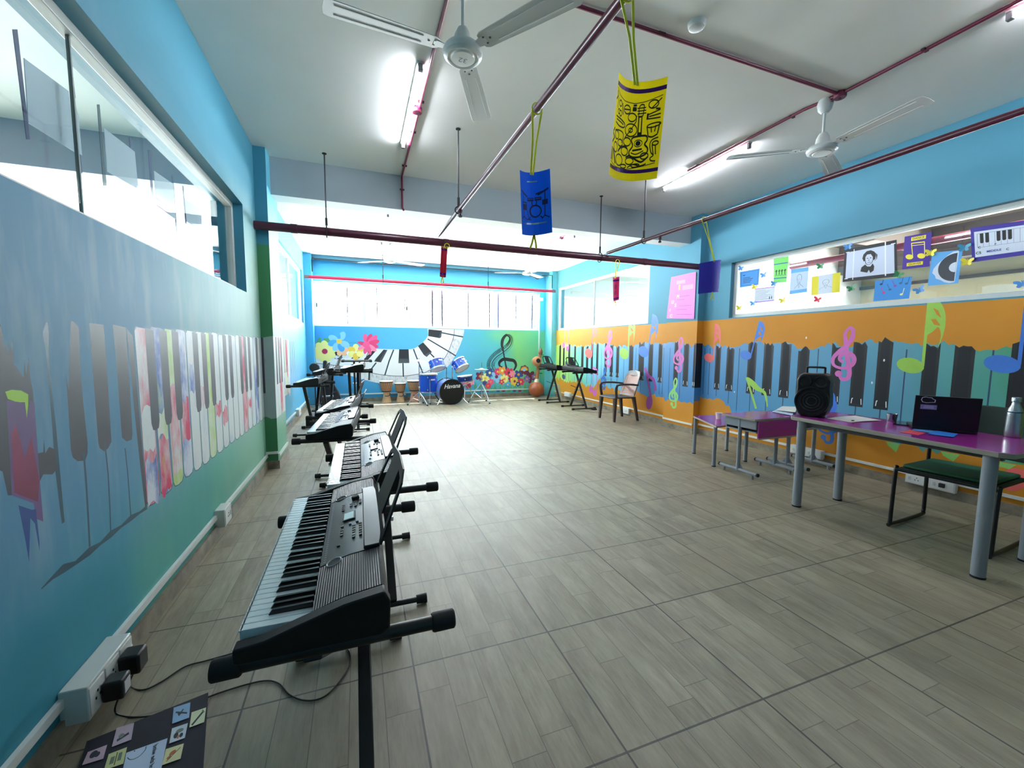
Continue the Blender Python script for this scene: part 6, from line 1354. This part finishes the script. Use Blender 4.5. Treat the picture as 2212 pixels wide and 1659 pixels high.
for c_, where, (u, v) in [('blue','above the left end poster of lined writing', cA([(350,170)])[0]), ('blue','right of the lined blue poster, touching the thin pink line behind', cA([(765,295)])[0]), ('yellow','at the top left of the headphone note', cA([(595,515)])[0]), ('blue','between the green strip and the headphone note', cA([(955,455)])[0]), ('blue','at the lower left corner of the headphone note', cA([(570,815)])[0]), ('yellow','lowest, in the far left bottom corner of the glass', cA([(315,900)])[0]), ('yellow','below and between the headphone note and the blue portrait', cA([(1115,760)])[0]), ('red','below the yellow-sided portrait', cA([(1755,745)])[0]), ('green','above the yellow-sided portrait', cA([(1810,130)])[0]),
                           ('blue','on the top left corner of the black-backed portrait', cB([(175,235)])[0]), ('yellow','between the purple note poster and the record poster', cB([(1130,305)])[0]), ('teal','at the top right corner of the record poster', cB([(1520,245)])[0]), ('yellow','under the left end of the piano key chart', cB([(1555,410)])[0]), ('green','under the right corner of the black-backed portrait', cB([(755,560)])[0]), ('green','left of the poster with scattered notes, near the sill', cB([(215,715)])[0]), ('blue','right of the poster with scattered notes', cB([(1005,735)])[0]), ('blue','at the right edge of the picture below the piano key chart', cB([(2195,660)])[0])]:
    butterfly(f'{c_} paper butterfly {where}', u, v, BF[c_])
MU = M('poster letter cream', (244,236,170), .6)
mk = [(rect(.30+.5*0,.30+.09*i,.62+.2*((i*3) % 4)/4,.306+.09*i), 1) for i in range(0)]
mk = []
for i, (x0, x1, y) in enumerate(((.42,.80,.485),(.36,.62,.56),(.46,.86,.70),(.36,.72,.785),(.38,.92,.90))):
    x = x0
    while x < x1: mk.append((rect(x, y, x+.035, y+.008), 1)); x += .055
mk += [(rect(.26,.12,.60,.20), 2), (rect(.36,.22,.42,.34), 3), (rect(.50,.25,.92,.35), 2)]
poster('pink poster with cream letters on the right wall column, lower corner curling', crop(5.922, 1440, 440, [(60,940),(378,870),(352,1475),(0,1470)]), [PNKP, M('poster writing', (110,60,110), .6), M('poster peach title', (232,160,190), .6), M('poster gold', (222,190,110), .6)], mk, 3.93, 'hanging_poster', texts=[('M', .10, .37, .49, MU, {'bold': .003}), ('U', .11, .18, .61, MU, {'bold': .003}), ('S', .11, .30, .69, MU, {'bold': .003}), ('I', .09, .10, .80, MU, {'bold': .003}), ('C', .11, .17, .94, MU, {'bold': .003})])
# sheets and strips stuck on the far side of the left glass
XP = WLX-.03
BLG = M('sheet back bluish', (196,212,226), .6); STR = M('indigo strip', (54,70,120), .6); STG = M('green strip', (50,90,100), .6)
def flat(name, label, pts, m_, cat, group):
    q = [on(0, XP, u, v) for u, v in crop(2.592, 0, 0, pts)]; g = G(); k = Vector((-.002,0,0))
    g.add(q+[p+k for p in q], [(0,1,2,3),(7,6,5,4),(0,4,5,1),(1,5,6,2),(2,6,7,3),(3,7,4,0)]); return tag(g.obj(name, m_, smooth=0), label, cat, group)
for i, (p, lb) in enumerate(((((135,325),(385,510),(425,855),(160,690)), 'largest pale sheet behind the left glass, nearest the camera'), (((415,560),(440,650),(460,870),(428,850)), 'narrow pale sheet behind the left glass beside the glass joint'), (((582,715),(755,850),(775,1060),(600,960)), 'pale sheet behind the left glass beside the green strip'), (((862,955),(970,1030),(985,1230),(875,1150)), 'pale sheet in the middle of the left glass, fourth from the camera'), (((1035,1110),(1125,1175),(1135,1300),(1045,1240)), 'small pale sheet near the far end of the left glass'))):
    flat('paper_sheet', lb, p, BLG, 'paper', 'sheets behind the left glass')
for p, lb, m_ in ((((72,165),(98,165),(168,780),(150,780)), 'long indigo strip behind the left glass, nearest the camera', STR), (((395,445),(412,445),(424,550),(405,540)), 'short indigo strip behind the top of the glass joint', STR), (((435,865),(452,865),(462,970),(445,970)), 'short indigo strip behind the foot of the glass joint', STR), (((545,585),(558,585),(598,1040),(580,1040)), 'long green strip behind the left glass', STG), (((724,770),(736,772),(742,828),(730,826)), 'smallest indigo strip behind the left glass', STR), (((830,840),(842,842),(862,1120),(850,1118)), 'thin indigo strip in the middle of the left glass', STR), (((962,980),(970,985),(994,1300),(986,1296)), 'thin indigo strip fifth along the left glass', STR), (((1022,1040),(1028,1042),(1054,1352),(1046,1350)), 'thin indigo strip nearest the far end of the left glass', STR)):
    flat('paper_strip', lb, p, m_, 'strip', 'strips behind the left glass')
# ================================================================== LIGHT, SKY, CAMERA
w = bpy.data.worlds.new('sky'); SC.world = w; w.use_nodes = True
t = w.node_tree; t.nodes.clear(); o = t.nodes.new('ShaderNodeOutputWorld'); b = t.nodes.new('ShaderNodeBackground'); b.inputs[0].default_value = (.93, .97, 1, 1); b.inputs[1].default_value = 6.0
tcw = N(t, 'ShaderNodeTexCoord'); sw = N(t, 'ShaderNodeSeparateXYZ'); t.links.new(tcw.outputs['Generated'], sw.inputs[0])
t.links.new(mapr(t, sw.outputs[2], -.02, .06, 11.0, 5.6), b.inputs[1])      # sunlit ground below, hazy sky above
t.links.new(b.outputs[0], o.inputs[0])
def light(name, kind, loc, rot, **kw):
    l = bpy.data.lights.new(name, kind); o = bpy.data.objects.new(name, l); COL.objects.link(o); o.location = loc; o.rotation_euler = rot
    for k, v in kw.items(): setattr(l, k, v)
    return o
s = light('sun', 'SUN', (2, 12, 8), (0,0,0), energy=5.0, angle=radians(1.5)); s.rotation_euler = Vector((-.06, -.34, -1)).to_track_quat('-Z', 'Y').to_euler()
for y0, y1 in ((4.6, 8.8),):
    p = light('window_portal', 'AREA', (-7.74, (y0+y1)/2, 1.7), (0, radians(-90), 0), shape='RECTANGLE', size=1.8, size_y=y1-y0, energy=1.0); p.data.cycles.is_portal = True  # portal at the added, unseen side opening of the next room
p = light('window_portal', 'AREA', (8.44, .7, 1.225), (0, radians(90), 0), shape='RECTANGLE', size=1.45, size_y=6.4, energy=1.0); p.data.cycles.is_portal = True  # portal at the added, unseen hall opening
for nm, x0, x1, z0, z1 in (('window_portal', BWIN[0], BWIN[2], BWIN[1], BWIN[3]), ('window_portal', -7.2, -2.2, 1.2, 2.55), ('window_portal', 4.5, 9.0, 1.2, 2.55)):
    p = light(nm, 'AREA', ((x0+x1)/2, YB+.24, (z0+z1)/2), (radians(-90), 0, 0), shape='RECTANGLE', size=x1-x0, size_y=z1-z0, energy=1.0)
    p.data.cycles.is_portal = True
cam = bpy.data.cameras.new('camera'); co = bpy.data.objects.new('camera', cam); COL.objects.link(co); SC.camera = co
cam.sensor_width = 36.0; cam.sensor_fit = 'HORIZONTAL'; cam.lens = FPX/W*36.0; cam.clip_start = .02; cam.clip_end = 100
R3 = Matrix((AX, AY, -fw)).transposed(); co.matrix_world = Matrix.Translation(CAM) @ R3.to_4x4()
vs = SC.view_settings; vs.view_transform = 'Standard'; vs.look = 'None'; vs.gamma = 1.0; vs.exposure = 2.7; vs.use_curve_mapping = False
SC.display_settings.display_device = 'sRGB'
cy = SC.cycles; cy.use_denoising = True; cy.max_bounces = 10; cy.diffuse_bounces = 6; cy.glossy_bounces = 4; cy.transparent_max_bounces = 12; cy.sample_clamp_indirect = 6.0; cy.caustics_reflective = False; cy.caustics_refractive = False
